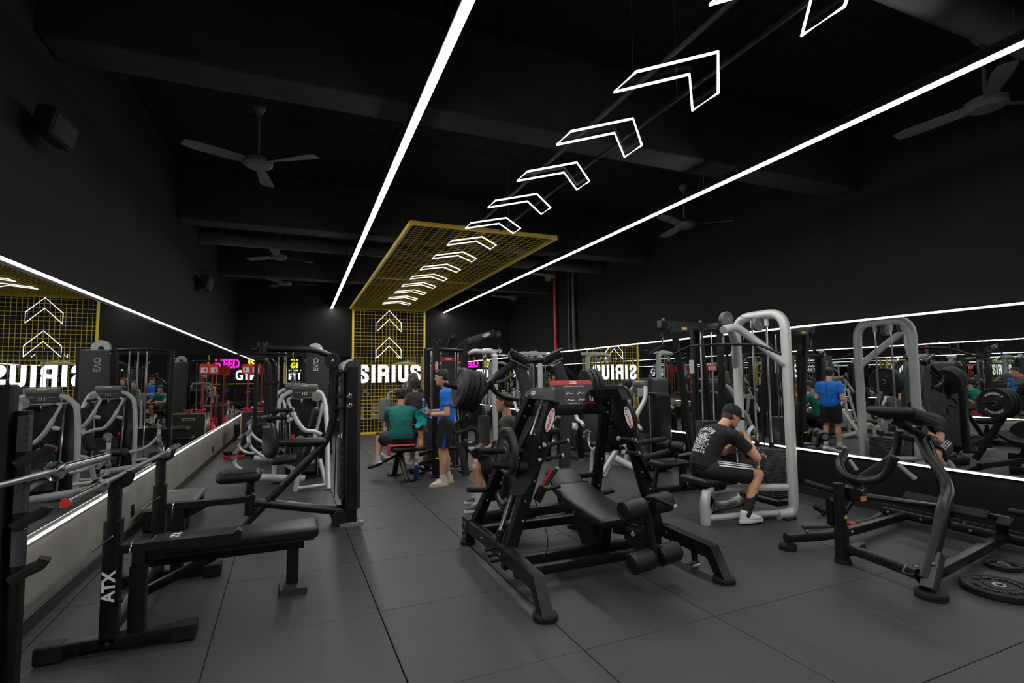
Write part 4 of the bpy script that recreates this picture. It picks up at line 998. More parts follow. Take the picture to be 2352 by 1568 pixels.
for k in range(4):
    plate('bumper_plate', ctr + dd*(.10 + .062*k), dd, .235, .056, 'black bumper plate on the left arm of the high row machine, %s of four' % ('innermost', 'second', 'third', 'outermost')[k], 'rubber_worn' if k == 3 else 'rubber', grp='plates on the high row machine', marks=[('TRAINING', 30, 13), ('TRAINING', 210, 13)] if False else None)
a2, e2 = V((3.22, 5.68, 1.44)), V((3.72, 5.62, 1.46)); d2 = (e2-a2).normalized()
MB().cyl(a2, e2, .026, 16).build('loading_horn', 'rubber', t)
MB().tube([P(1335, 885, 5.7), a2], .035, n=10).build('horn_mount', 'black', t)
for k in range(3):
    plate('bumper_plate', a2 + d2*(.10 + .062*k), d2, .235, .056, 'black bumper plate on the right arm of the high row machine, %s of three' % ('innermost', 'middle', 'outermost')[k], 'rubber', grp='plates on the high row machine')
# seat, thigh roller, base
MB().cushion((2.45, 6.0, .48), (.42, .40, .08), r=.038).build('seat', 'pad', t)
MB().beam((2.45, 6.0, .45), (2.45, 6.0, .08), .08, .08, up=(0, 1, 0)).build('seat_post', 'black', t)
roller(t, (1.93, 5.85, .70), (2.12, 6.25, .70), .065)
MB().beam((2.03, 6.05, .66), (2.20, 6.0, .10), .06, .06, up=(0, 1, 0)).build('roller_post', 'black', t)
MB().beam((1.75, 5.42, .07), (2.98, 5.42, .09), .10, .10).build('base_beam', 'black', t)
MB().ball((1.80, 5.42, .11), .055, 10, (1, 1, .8)).build('beam_cap', 'rubber', t)
MB().beam((2.45, 5.42, .06), (2.45, 6.35, .06), .10, .09).build('base_beam', 'black', t)
for x, y in ((1.80, 5.42), (2.93, 5.42), (2.45, 6.32)): foot_disc(MB(), (x, y, 0), .06, .02).build('foot_disc', 'rubber', t)
for x in (2.36, 2.86): MB().beam((x, 5.46, .1), (x, 5.58, .45), .09, .08, up=(1, 0, 0)).build('base_post', 'black', t)

# ================================================================== black cable station with red badges
t = thing('cable_station', 'black multi-pulley cable station with red badges and a raised pulldown boom', 'exercise machine', (2.3, 8.6, 0))
YC = 8.35; P = lambda u, v, y=YC: PY(u, v, y)
def post(u, vt, y, m_='black', w_=.10):
    b_ = P(u, vt, y); MB().beam((b_.x, y, 0.02), (b_.x, y, b_.z), w_, .10, up=(0, 1, 0)).build('column', m_, t)
    MB().box((b_.x, y, .015), (.20, .20, .03), r=.01).build('foot_plate', 'satin', t); return b_
p1 = post(1001, 793, 8.3); p2 = post(981, 800, 8.95); p3 = post(1066, 797, 8.55); p4 = post(1046, 802, 9.15)
MB().tube([(p1.x, 8.3, p1.z-.06), (p3.x, 8.55, p3.z-.06)], .035, n=12).build('top_bar', 'satin', t)
MB().tube([(p2.x, 8.95, p2.z-.03), (p1.x, 8.3, p1.z-.05)], .03, n=12).build('top_bar', 'satin', t)
MB().tube([(p2.x, 8.95, p2.z-.05), (p4.x, 9.15, p4.z-.05)], .03, n=12).build('top_bar', 'satin', t)
MB().tube([(p4.x, 9.15, p4.z-.05), (p3.x, 8.55, p3.z-.05)], .03, n=12).build('top_bar', 'satin', t)
def pulley(c, axis, r=.075, lab='pulley', m_='dark'):
    o = MB().lathe(V(c) - V(axis).normalized()*.016, axis, [(0, -.004), (.012, -.004), (.014, 0), (r*.95, 0), (r, .006), (r*.82, .016), (r, .026), (r*.95, .032), (0, .032)], 24).build(lab, m_, t)
    bolts(t, [V(c) - V(axis).normalized()*.02], -V(axis), .014, 'chrome'); return o
pulley((p1.x, 8.28, p1.z+.04), (0, 1, 0), .075)
pulley(P(1012, 785, 8.6), (.5, 1, 0), .06); pulley(P(1041, 775, 8.4), (1, .2, 0), .065)
MB().beam(P(1032, 798, 8.45), P(1037, 772, 8.42), .07, .06, up=(0, 1, 0)).build('pulley_bracket', 'black', t)
bm0, bm1 = P(1052, 795, 8.55), P(1142, 767, 8.55)
mid = bm0.lerp(bm1, .25)
MB().prism([P(1048, 799, 8.52), P(1074, 776, 8.52), P(1078, 789, 8.52), P(1064, 802, 8.52)], (0, .08, 0)).build('boom_knuckle', 'black', t)
bo = MB().beam(P(1072, 784, 8.55), P(1134, 764, 8.55), .08, .10).build('boom', 'charcoal', t)
MB().prism([P(1128, 758, 8.5), P(1143, 761, 8.5), P(1150, 767, 8.5), P(1146, 775, 8.5), P(1130, 772, 8.5)], (0, .10, 0)).build('boom_head', 'black', t)
pulley(P(1144, 767, 8.48), (0, 1, 0), .06)
bx = (P(1134, 764, 8.5) - P(1072, 784, 8.5)).normalized(); logo(bo, P(1117, 769, 8.505), bx, V((0, -1, 0)).cross(bx) * -1 if False else V((-bx.z, 0, bx.x)), .16)
MB().tube([P(1075, 805, 8.55), P(1092, 793, 8.55), P(1104, 775, 8.55)], .022, rad=.15, n=10).build('boom_brace', 'satin', t)
MB().tube([P(1147, 775, 8.5), P(1147, 795, 8.5)], .004, n=6).build('cable', 'dark', t)
MB().cyl(P(1147, 792, 8.5), P(1147, 800, 8.5), .022, 10).build('cable_stop', 'rubber', t)
MB().tube([P(1147, 800, 8.5), P(1147, 815, 8.5)], .012, n=8).build('snap_hook', 'chrome', t)
MB().tube([P(1110, 826, 8.5), P(1124, 815, 8.5), P(1172, 817, 8.5), P(1184, 828, 8.5)], .014, rad=.08, n=10).build('pull_bar', 'chrome', t)
for u, y in ((991, 8.5), (1007, 8.45), (1014, 8.62), (1030, 8.7), (1045, 8.5), (1052, 8.75)):
    q = P(u, 806, y); MB().cyl((q.x, y, .12), (q.x, y, q.z), .013, 10).build('guide_rod', 'chrome', t)
stack_plates(t, P(978, 1000, 8.6).x, P(992, 1000, 8.6).x+.06, 8.45, 8.80, .14, .95)
stack_plates(t, 2.32, 2.52, 8.70, 8.95, .14, .95)
b_ = MB().box(P(1030, 850, 8.62), (.22, .02, .60), r=.004).build('instruction_panel', 'charcoal', t)
pp = P(1030, 826, 8.6); MB().prism([(pp.x-.13, 8.595, pp.z-.02), (pp.x+.13, 8.595, pp.z-.02), (pp.x+.12, 8.595, pp.z+.03), (pp.x+.06, 8.595, pp.z+.05), (pp.x-.06, 8.595, pp.z+.05), (pp.x-.12, 8.595, pp.z+.03)], (0, .02, 0)).build('red_header', 'red', t)
logo(t, (pp.x, 8.594, pp.z+.015), (1, 0, 0), (0, 0, 1), .12)
rb_ = P(995, 840, 8.245); r2 = MB().box((p1.x-.0, 8.247, P(1000, 840).z), (.06, .006, .15), r=.002).build('red_badge', 'red', t)
logo(r2, (p1.x, 8.2435, P(1000, 840).z), (0, 0, 1), (-1, 0, 0), .13)
for z, y in ((.45, 8.3), (.30, 8.3)): MB().tube([(p1.x-.25, y+.1, z-.1), (p1.x, y, z)], .03, n=12).build('low_bar', 'satin', t)
MB().tube([(p1.x, 8.3, .42), (p3.x+.05, 8.55, .42)], .03, n=12).build('low_bar', 'satin', t)
MB().tube([(p3.x, 8.55, .40), (p3.x+.35, 8.2, .15), (p3.x+.6, 8.0, .10)], .03, rad=.1, n=12).build('low_bar', 'satin', t)
fb = MB().beam(P(1064, 1015, 8.2), P(1092, 1017, 8.2), .09, .06, up=(0, 1, 0)).build('foot_arm', 'charcoal', t)
logo(fb, P(1080, 1015, 8.15), (1, 0, 0), (0, 0, 1), .09)
q = P(1072, 1090, 8.25); MB().beam((q.x, 8.25, 0), (q.x-.12, 8.25, P(1064, 1015, 8.2).z), .10, .08, up=(0, 1, 0)).build('foot_post', 'charcoal', t)
MB().tube([P(1000, 1052, 8.25), P(1028, 1055, 8.25)], .014, n=8).build('lever', 'yellowp', t)
MB().cyl(P(1017, 1062, 8.1), P(1017, 1086, 8.1), .03, 12).build('ankle_strap', 'rubber', t)

# flat bench the seated man uses
t = thing('flat_bench', 'small black bench with a red towel edge, under the man in green', 'bench', (1.5, 8.3, 0))
bl, br = P(898, 1026, 8.2), P(953, 1024, 8.2)
MB().cushion(((bl.x+br.x)/2, 8.38, bl.z-.045), (br.x-bl.x, .55, .08), r=.035).build('bench_pad', 'pad', t)
cxb = (bl.x+br.x)/2
for y, x in ((8.12, cxb+.05), (8.72, cxb-.05)):
    MB().beam((x, y, 0.02), (cxb-.03, 8.38, bl.z-.09), .075, .075, up=(0, 1, 0)).build('leg', 'satin', t); MB().box((x, y, .015), (.22, .12, .03), r=.008).build('foot_plate', 'satin', t)
MB().tube([(cxb, 8.45, bl.z-.11), (1.92, 8.5, bl.z-.10)], .03, n=10).build('link_bar', 'satin', t)
o = MB().prism([(bl.x-.01, 8.10, bl.z+.012), (br.x-.02, 8.10, bl.z+.012), (br.x-.03, 8.62, bl.z+.012), (bl.x-.01, 8.62, bl.z+.012)], (0, 0, .012))
o.prism([(bl.x-.012, 8.10, bl.z+.02), (bl.x-.012, 8.40, bl.z+.02), (bl.x-.02, 8.38, bl.z-.17), (bl.x-.02, 8.16, bl.z-.13)], (-.014, 0, 0))
tag(o.build('towel', mat('coral_towel', (.62, .07, .07), .9, bump=.6, bscale=250)), 'coral red towel laid over the bench under the man in green', 'towel')

# ================================================================== silver lat pulldown on the right
t = thing('lat_pulldown', 'silver tubular lat pulldown with a long black bar, by the right mirror', 'exercise machine', (4.7, 4.6, 0))
XU, YN, YFr = 5.10, 4.235, 4.95
ztop = 2.30
MB().tube([(4.90, YN+.04, .045), (XU, YN, .05), (XU, YN, ztop), (XU, YFr, ztop), (XU, YFr, .05), (4.90, YFr-.04, .045)], .055, rad=.22, n=18).build('frame_arch', 'silver', t)
hub = V((4.66, 4.58, 2.12))
for y in (YN, YFr):
    lo = V((XU-.02, y, 1.70)); s = 1 if y == YN else -1
    MB().tube([lo, lo.lerp(hub, .55) + V((0, s*.02, .06)), hub + V((0, -s*.05, .03)), hub + V((-.13, -s*.01, -.01))], .045, rad=.28, n=16).build('boom', 'silver', t)
def pul(c, axis, r, m_='silver_dk'):
    a = V(axis).normalized()
    MB().lathe(V(c) - a*.03, a, [(0, -.004), (.014, -.004), (.016, 0), (r*.92, 0), (r, .008), (r, .018), (r*.8, .03), (r, .042), (r, .052), (r*.92, .06), (0, .06)], 28).build('pulley', m_, t)
    bolts(t, [V(c) - a*.034], -a, .013, 'chrome')
pul(PX(1668, 733, 4.62), (0, 1, 0), .09); pul(PX(1740, 745, 5.06), (0, 1, 0), .085)
MB().tube([PX(1672, 722, 4.62), PX(1736, 734, 5.06)], .003, n=5).build('cable', 'dark', t)
MB().tube([PX(1661, 742, 4.55), PX(1661, 780, 4.55)], .003, n=5).build('cable', 'dark', t)
MB().tube([PX(1661, 772, 4.55), PX(1662, 788, 4.55)], .012, n=8).build('snap_hook', 'chrome', t)
XBr = 4.55
MB().tube([PX(1540, 818, XBr), PX(1586, 794, XBr), PX(1662, 790, XBr), PX(1742, 791, XBr), PX(1793, 813, XBr)], .015, rad=.07, n=12).build('pull_bar', 'rubber', t)
for y in (4.49, 4.70):
    MB().cyl((XU, y, .3), (XU, y, 2.24), .0125, 12).build('guide_rod', 'chrome', t)
    MB().cyl((XU, y, 2.16), (XU, y, 2.25), .024, 12).build('rod_socket', 'silver', t)
    MB().cyl((XU, y, .735), (XU, y, .80), .028, 12).build('stack_bushing', 'rubber', t)
stack_plates(t, XU-.09, XU+.09, 4.37, 4.82, .19, .735, step=.0235)
MB().cyl((XU, 4.595, .735), (XU, 4.595, 1.2), .005, 8).build('lift_cable', 'dark', t)
MB().box((XU-.092, 4.595, .47), (.004, .022, .50), r=.001).build('pin_strip', 'alu', t)
MB().ball((XU-.11, 4.595, .50), .018, 8).build('selector_pin', 'yellowp', t)
MB().box((XU-.02, 4.60, .15), (.24, .56, .08), r=.02).build('stack_base', 'black', t)
for y in (YN-.0, YFr): MB().box((XU-.10, y, .012), (.16, .12, .024), r=.01).build('rubber_foot', 'rubber', t)
# seat frame
MB().tube([(XU, YN+.03, .33), (4.40, 4.50, .33), (4.15, 4.52, .33)], .042, rad=.1, n=14).build('side_rail', 'silver', t)
MB().tube([(4.03, 4.43, 0.0), (4.03, 4.44, .24), (4.10, 4.47, .36), (4.34, 4.52, .40)], .052, rad=.16, n=16).build('seat_leg', 'silver', t)
MB().tube([(4.05, 4.44, .06), (4.60, 4.36, .06), (4.98, 4.27, .06)], .034, rad=.2, n=14).build('base_tube', 'silver', t)
MB().tube([(4.62, 4.86, .05), (4.45, 4.80, .12), (4.40, 4.62, .30)], .04, rad=.15, n=14).build('base_tube', 'silver', t)
MB().tube([(4.62, 4.86, .05), (4.98, 4.90, .05)], .034, n=14).build('base_tube', 'silver', t)
MB().cushion((4.16, 4.58, .435), (.36, .40, .075), (V((1, 0, -.06)), V((0, 1, 0)), V((.06, 0, 1))), r=.037, n=5, puff=.012).build('seat', 'pad', t)
MB().cushion((4.20, 4.58, .375), (.30, .30, .09), r=.04).build('seat_shell', 'rubber', t)
# thigh rollers
for y in (4.36, 4.80):
    roller(t, (4.70, y-.10, .70), (4.70, y+.10, .70), .062, cap='grey')
MB().tube([(4.70, 4.22, .70), (4.70, 4.95, .70)], .018, n=10).build('roller_bar', 'steel', t)
MB().beam((4.74, 4.58, .30), (4.71, 4.58, .76), .06, .05, up=(0, 1, 0)).build('roller_post', 'silver_dk', t)
MB().box((4.68, 4.60, .80), (.16, .12, .07), (V((1, 0, -.5)), V((0, 1, 0)), V((.5, 0, 1))), r=.02).build('adjuster_box', 'silver_dk', t)

# ================================================================== black lat pulldown behind
t = thing('lat_pulldown', 'black box-section lat pulldown with a short bent bar, left of the silver one', 'exercise machine', (5.0, 6.1, 0))
yA, yB = 5.85, 6.45
def A(u, v, y): return PY(u, v, y)
MB().beam(A(1549, 762, 5.9), (5.24, 5.9, .02), .07, .075, up=(0, 1, 0)).build('slant_post', 'black', t)
MB().beam(A(1604, 752, 6.1), (5.82, 6.1, .02), .07, .075, up=(0, 1, 0)).build('slant_post', 'black', t)
MB().beam((A(1592, 765, 6.15).x, 6.15, .02), A(1592, 760, 6.15), .07, .075, up=(0, 1, 0)).build('post', 'black', t)
MB().beam((A(1650, 745, 5.75).x+.02, 5.75, .02), A(1650, 745, 5.75) + V((.02, 0, 0)), .07, .075, up=(0, 1, 0)).build('post', 'black', t)
MB().beam(A(1545, 758, 5.9), A(1606, 750, 6.1), .08, .075).build('top_beam', 'charcoal', t)
MB().beam(A(1602, 752, 6.1), A(1653, 747, 5.75), .08, .075).build('top_beam', 'charcoal', t)
bo = MB().beam(A(1514, 744, 5.95), A(1622, 750, 5.95), .09, .10).build('boom', 'charcoal', t)
MB().cushion(A(1572, 755, 5.84), (.09, .02, .035), r=.009).build('yellow_tag', 'yellowp', t)
for u, v in ((1527, 734), (1612, 739)):
    MB().box(A(u, v, 5.95), (.06, .06, .05), r=.006).build('pulley_fork', 'chrome', t)
MB().lathe(A(1527, 748, 5.90), (0, 1, 0), [(0, 0), (.055, 0), (.06, .008), (.05, .02), (.06, .032), (.055, .04), (0, .04)], 20).build('pulley', 'dark', t)
MB().tube([A(1522, 750, 5.95), A(1522, 770, 5.95)], .004, n=6).build('cable', 'dark', t)
MB().cyl(A(1522, 766, 5.95), A(1522, 772, 5.95), .03, 10).build('cable_stop', 'rubber', t)
MB().tube([A(1522, 772, 5.95), A(1522, 790, 5.95)], .010, n=8).build('snap_hook', 'chrome', t)
MB().tube([A(1486, 815, 5.95), A(1492, 812, 5.95), A(1522, 793, 5.95), A(1555, 812, 5.95), A(1566, 810, 5.95)], .020, rad=.06, n=10).build('pull_bar', 'rubber', t)
for u in (1486, 1560): MB().ball(A(u, 806 if u < 1500 else 803, 5.95), .03, 8, (1, 1, .8)).build('bar_end', 'rubber', t)
for u, y in ((1608, 6.0), (1633, 5.9)):
    q = A(u, 762, y); MB().cyl((q.x, y, .12), (q.x, y, q.z), .013, 10).build('guide_rod', 'chrome', t)
stack_plates(t, A(1604, 900, 5.95).x, A(1640, 900, 5.95).x, 5.86, 6.04, .12, .95)
MB().box(A(1589, 842, 6.09), (.085, .004, .20), r=.001).build('notice_sheet', 'white', t)
st = A(1535, 1062, 5.85)
MB().cushion((st.x, 5.85, st.z), (.46, .34, .075), r=.037, puff=.01).build('seat', 'pad', t)
q = A(1568, 1080, 5.85); MB().beam((q.x, 5.85, .03), (q.x, 5.85, st.z-.03), .08, .08, up=(0, 1, 0)).build('seat_post', 'black', t)
MB().beam((st.x-.18, 5.85, st.z-.04), (st.x-.26, 5.85, .05), .05, .05, up=(0, 1, 0)).build('seat_brace', 'black', t)
MB().beam((4.28, 5.85, .04), (5.90, 5.85, .04), .08, .08).build('base_beam', 'black', t)
MB().beam((5.50, 5.60, .04), (5.50, 6.35, .04), .08, .08).build('base_cross', 'black', t)
MB().beam((5.86, 5.65, .04), (5.86, 6.20, .04), .08, .08).build('base_cross', 'black', t)
rl, rr = A(1512, 1018, 6.0), A(1572, 1028, 5.7)
roller(t, rl, rl.lerp(rr, .47), .075); roller(t, rl.lerp(rr, .53), rr, .075, cap='grey')
m_ = rl.lerp(rr, .5); MB().beam(m_, (m_.x+.10, m_.y, .45), .05, .05, up=(0, 1, 0)).build('roller_post', 'black', t)
MB().tube([(m_.x+.10, m_.y, .48), (q.x+.22, 5.85, .50)], .02, n=10).build('roller_arm', 'steel', t)

# ================================================================== chest-supported row in the right foreground
t = thing('t_bar_row', 'black chest-supported row machine with chrome grips in the right foreground', 'exercise machine', (4.9, 2.95, 0))
# base
MB().path([(4.12, 3.52, .10), (4.60, 3.42, .10), (4.95, 3.44, .10), (5.86, 3.56, .10)], .075, .085, rad=.25, r=.025).build('side_beam', 'satin', t)
MB().path([(4.28, 3.06, .13), (4.23, 2.72, .13), (4.18, 2.46, .13)], .07, .075, r=.02).build('front_beam', 'satin', t)
MB().path([(4.30, 3.05, .10), (4.52, 3.10, .10)], .07, .07, r=.02).build('link_beam', 'satin', t)
MB().path([(4.20, 2.44, .10), (5.10, 2.60, .10), (5.86, 2.74, .10)], .085, .085, r=.025).build('side_beam', 'satin', t)
MB().path([(5.92, 2.40, .10), (5.92, 3.80, .10)], .075, .085, r=.02).build('rear_beam', 'satin', t)
for p, r in (((4.14, 3.52, 0), .075), ((5.92, 3.75, 0), .06), ((5.92, 2.45, 0), .06), ((4.165, 2.375, 0), .10)):
    foot_disc(MB(), p, r, .045).build('foot_disc', 'rubber', t)
bolts(t, [(5.875, 2.98, .10), (5.875, 2.55, .10), (5.875, 3.40, .10), (5.875, 3.72, .10)], (-1, 0, 0), .014)
bolts(t, [(5.92, 3.05, .15), (5.92, 3.28, .15), (4.33, 3.46, .15), (4.30, 3.02, .27)], (0, 0, 1), .014)
# pivot column
MB().beam((4.265, 3.09, .03), (4.265, 3.09, .30), .105, .085, r=.025).build('column_socket', 'satin', t)
foot_disc(MB(), (4.265, 3.09, 0), .065, .03).build('foot_disc', 'rubber', t)
MB().beam((4.265, 3.09, .28), (4.265, 3.09, .66), .08, .075, r=.025).build('pivot_column', 'satin', t)
MB().prism([(4.24, 3.14, .28), (4.24, 3.20, .30), (4.24, 3.20, .50), (4.24, 3.17, .52), (4.24, 3.14, .50)], (.05, 0, 0)).build('column_gusset', 'black', t)
MB().path([(4.30, 3.10, .42), (4.72, 3.20, .62), (4.95, 3.22, .64)], .07, .075, rad=.15, r=.02).build('diagonal_beam', 'satin', t)
tr = V((4.265, 3.05, .0))
wz = PY(1944, 1187, 3.045); MB().prism([(wz.x-.018, 3.05, wz.z-.014), (wz.x+.018, 3.05, wz.z-.014), (wz.x, 3.05, wz.z+.018)], (0, -.003, 0)).build('warning_sticker', 'yellowp', t)
pv = PY(1962, 1125, 3.05)
MB().box((pv.x, 3.05, pv.z-.02), (.15, .10, .13), r=.02).build('pivot_block', 'black', t)
MB().cyl((pv.x+.02, 2.97, pv.z+.0), (pv.x+.02, 3.13, pv.z+.0), .028, 16).build('pivot_pin', 'chrome', t)
MB().box((pv.x+.03, 2.995, pv.z-.065), (.07, .006, .04), r=.002).build('warning_label', mat('orange_label', (.6, .25, .08), .5), t)
h0, h1 = PY(1932, 1132, 3.10), PY(1848, 1106, 3.32)
MB().cyl(h0, h1, .025, 16).build('loading_horn', 'rubber', t); MB().cyl(h0 + (h0-h1)*.08, h0 + (h1-h0)*.06, .05, 16).build('horn_flange', 'rubber', t)
MB().tube([PY(1970, 1138, 3.05), PX(2150, 1163, 5.6)], .03, n=12).build('lever_tube', 'satin', t)
# handle lever
MB().tube([PY(1942, 1036, 3.22), PY(1926, 1062, 3.18), PY(1936, 1092, 3.10), PY(1975, 1106, 3.02), PY(2020, 1100, 2.92), PY(2040, 1082, 2.86), PY(2056, 1048, 2.80)], .034, rad=.16, n=16).build('handle_yoke', 'satin', t)
MB().path([PY(1962, 1110, 3.05), PY(2000, 1085, 3.04), PY(2050, 1052, 3.0), PY(2064, 1020, 2.96), PY(2066, 990, 2.95)], .06, .075, rad=.2, r=.025).build('front_upright', 'satin', t)
grip(t, PY(1938, 1040, 3.22), PY(1896, 1028, 3.26), .016, 'alu'); grip(t, PY(1951, 1056, 3.2), PY(1966, 1076, 3.16), .016, 'alu')
grip(t, PY(2058, 1053, 2.80), PY(2122, 1053, 2.72), .018, 'alu'); grip(t, PY(2063, 1066, 2.78), PY(2098, 1096, 2.72), .018, 'alu')
# main upright and rear brace
up_ = [V((4.185, 2.42, .10)), PY(2148, 1260, 2.44), PY(2168, 1160, 2.47), PY(2180, 1126, 2.49), PY(2160, 1082, 2.56), PY(2122, 1032, 2.70), PY(2112, 1000, 2.76), PY(2118, 982, 2.78)]
MB().path(up_, .075, .105, rad=.12, r=.03).build('main_upright', 'satin', t)
MB().path([up_[0] + V((-.025, -.03, -.06)), up_[1] + V((-.003, -.005, -.04))], .095, .125, r=.03).build('upright_socket', 'charcoal', t)
MB().path([PY(2126, 1000, 2.85), PY(2150, 1060, 2.95), PX(2165, 1130, 5.5), PX(2185, 1180, 5.86)], .05, .06, rad=.1, r=.01).build('rear_brace', 'satin', t)
MB().tube([(4.12, 2.50, .20), (4.10, 2.52, .14), (4.15, 2.50, .12)], .008, rad=.02, n=8).build('band_hook', 'chrome', t)
bolts(t, [(4.235, 2.385, .22), (4.235, 2.385, .16), (4.13, 2.44, .20)], (0, -1, 0), .013)
# chest pad
pc = PX(2078, 968, 4.66); ax = (V((.75, .0, -.62)), V((.25, 1, .05)), V((.62, -.1, .75)))
x_ = V((1, 0, -.25)).normalized(); y_ = V((-.30, 1, 0)).normalized(); z_ = x_.cross(y_)
MB().cushion(PX(2075, 953, 4.62), (.40, .34, .075), (x_, y_, z_), r=.036, n=5).build('chest_pad', 'pad', t)
MB().cushion(PX(2086, 962, 4.64), (.34, .27, .05), (x_, y_, z_), r=.02, n=4).build('pad_board', 'rubber', t)
a, b_ = PX(2045, 963, 4.50), PX(2120, 1000, 4.72)
MB().path([a, b_], .07, .05, r=.02).build('pad_rail', 'black', t)
MB().box(a + (a-b_).normalized()*.004, (.075, .075, .004), ((b_-a).cross(V((0, 0, 1))), (b_-a).cross(V((0, 0, 1))).cross(b_-a), (b_-a)), r=.0015).build('rail_cap', 'silver_dk', t)
MB().path([PY(2066, 1000, 2.95), PY(2100, 1008, 2.85), PY(2140, 1004, 2.74)], .06, .05, r=.015).build('pad_cross', 'black', t)
# foot plates
for (y0, y1, x, z) in ((3.20, 3.50, 5.80, .33), (2.76, 3.08, 5.72, .31), (2.62, 2.72, 5.78, .27)):
    MB().box((x, (y0+y1)/2, z), (.10, y1-y0, .035), (V((.8, 0, .6)), V((0, 1, 0)), V((-.6, 0, .8))), r=.008).build('foot_rest', 'rubber', t)
MB().prism([(5.90, 3.16, .12), (5.90, 3.26, .12), (5.82, 3.20, .30), (5.82, 3.10, .30)], (-.03, 0, 0)).build('foot_bracket', 'black', t)
MB().path([(5.86, 3.48, .28), (5.86, 2.66, .28)], .05, .05, r=.01).build('foot_rail', 'black', t)
MB().prism([(5.90, 2.70, .12), (5.90, 2.78, .12), (5.86, 2.76, .28), (5.86, 2.68, .28)], (-.03, 0, 0)).build('foot_bracket', 'black', t)
q = PX(2318, 1173, 5.92); MB().cyl(q, q + V((.02, -.5, .0)), .026, 14).build('storage_horn', 'rubber', t)
MB().beam((5.92, 2.44, .10), (5.94, 2.30, q.z), .05, .05).build('horn_post', 'black', t)

# plates on the floor
c = PZ(2285, 1358, 0)
plate('bumper_plate', (c.x+.02, c.y-.02, .026), (0, 0, 1), .225, .05, 'large black bumper plate lying flat on the floor at the right edge', 'rubber', marks=[('IMPERIUS', 175, 11), ('20 KG', 70, 10), ('IMPERIUS', -5, 11), ('20 KG', 250, 10)], wrds='base')
t = thing('weight_plate', 'small black spoked plate lying flat beside the row machine', 'weight plate', PZ(2304, 1297))
c = PZ(2304, 1297, .02); c.z = 0
MB().lathe(c, (0, 0, 1), [(.085, 0), (.117, 0), (.122, .006), (.122, .03), (.117, .036), (.10, .036), (.088, .026), (.085, .0)], 32).build('rim', 'rubber', t)
MB().lathe(c, (0, 0, 1), [(.026, .004), (.05, .004), (.05, .026), (.042, .032), (.026, .032), (.026, .004)], 24).build('hub', 'satin', t)
MB().lathe(c, (0, 0, 1), [(.026, .0), (.034, .0), (.034, .034), (.026, .034), (.026, .0)], 20).build('hub_ring', 'steel', t)
for k in range(3):
    a_ = math.radians(30 + 120*k); d = V((math.cos(a_), math.sin(a_), 0)); MB().beam(c + d*.045 + V((0, 0, .016)), c + d*.09 + V((0, 0, .018)), .055, .02, r=.004).build('spoke', 'satin', t)

# cable attachments on the floor
o = MB(); o.tube([PZ(1843, 1209, .03), PZ(1890, 1209, .03), PZ(1930, 1206, .03), PZ(1985, 1197, .03), PZ(2008, 1190, .04), PZ(2022, 1180, .07)], .021, rad=.15, n=12)
t = thing('lat_bar', 'curved rubber-gripped pull bar lying on the floor behind the row machine', 'pull bar', PZ(1935, 1207))
o.build('bar', mat('brown_rubber', (.06, .05, .042), .6, bump=.2, bscale=200), t)
MB().tube([PZ(1955, 1207, .02), PZ(1965, 1207, .05), PZ(1972, 1212, .02)], .010, rad=.03, n=8).build('clip', 'steel', t)
MB().cushion(PZ(1957, 1202, .045), (.06, .05, .03), r=.014).build('strap', 'red', t)
MB().cushion(PZ(1965, 1211, .03), (.09, .06, .04), r=.018).build('rope_knot', 'rubber', t)
t = thing('row_handle', 'black close-grip row handle lying on the floor near the right mirror', 'pull bar', PZ(1895, 1182))
a, b_, c_, d_ = PZ(1870, 1160, .10), PZ(1893, 1177, .03), PZ(1905, 1166, .06), PZ(1925, 1171, .05)
MB().cyl(PZ(1870, 1162, .10), PZ(1892, 1175, .04), .03, 14).build('grip', 'rubber', t)
MB().path([PZ(1872, 1156, .12), PZ(1902, 1166, .08), PZ(1889, 1182, .012)], .04, .012, rad=.05).build('bracket', 'satin', t)
MB().path([PZ(1889, 1182, .012), PZ(1912, 1169, .06), PZ(1925, 1170, .06)], .04, .012, rad=.05).build('bracket', 'satin', t)
MB().cyl(PZ(1906, 1182, .03), PZ(1925, 1171, .05), .03, 14).build('grip', 'rubber', t)

# ================================================================== machines along the right wall, farther back
def turned(src, loc, rz, lab):
    c = copy_tree(src); c.location = loc; c.rotation_euler = (0, 0, rz); c['label'] = lab; return c
turned(src, (5.0, 7.40, 0), math.radians(-95), 'silver press machine with console by the right wall, right behind the smith press')
turned(src, (5.05, 10.1, 0), math.radians(-95), 'silver press machine with console by the right wall, level with the red pipe')
t = thing('leg_curl_machine', 'black selectorised leg machine with dark shroud and white roller caps, seen through the smith press', 'exercise machine', (4.4, 8.9, 0))
P = lambda u, v, y=8.8: PY(u, v, y)
for u, vt, y in ((1284, 960, 9.3), (1331, 870, 8.75)):
    q = P(u, vt, y); MB().beam((q.x, y, .02), (q.x, y, q.z), .09, .09, up=(0, 1, 0)).build('post', 'black', t); MB().cyl((q.x, y, 0), (q.x, y, .03), .07, 16).build('foot', 'grey', t)
a, b_ = P(1336, 940, 9.0), P(1376, 1062, 9.0)
MB().cushion(((a.x+b_.x)/2+.04, 9.2, (1.55+.10)/2), (b_.x-a.x+.12, .40, 1.45), r=.08).build('shroud', mat('dark_blue_grey_shroud', (.035, .038, .045), .4), t)
MB().tube([P(1288, 1051, 9.2), P(1312, 1049, 9.0), P(1328, 1055, 8.75)], .03, rad=.1, n=10).build('base_tube', 'satin', t)
MB().path([P(1331, 975, 8.75), P(1322, 1000, 8.75), P(1331, 1050, 8.75)], .03, .06, rad=.08, up=(0, 1, 0)).build('cam_arm', 'black', t)
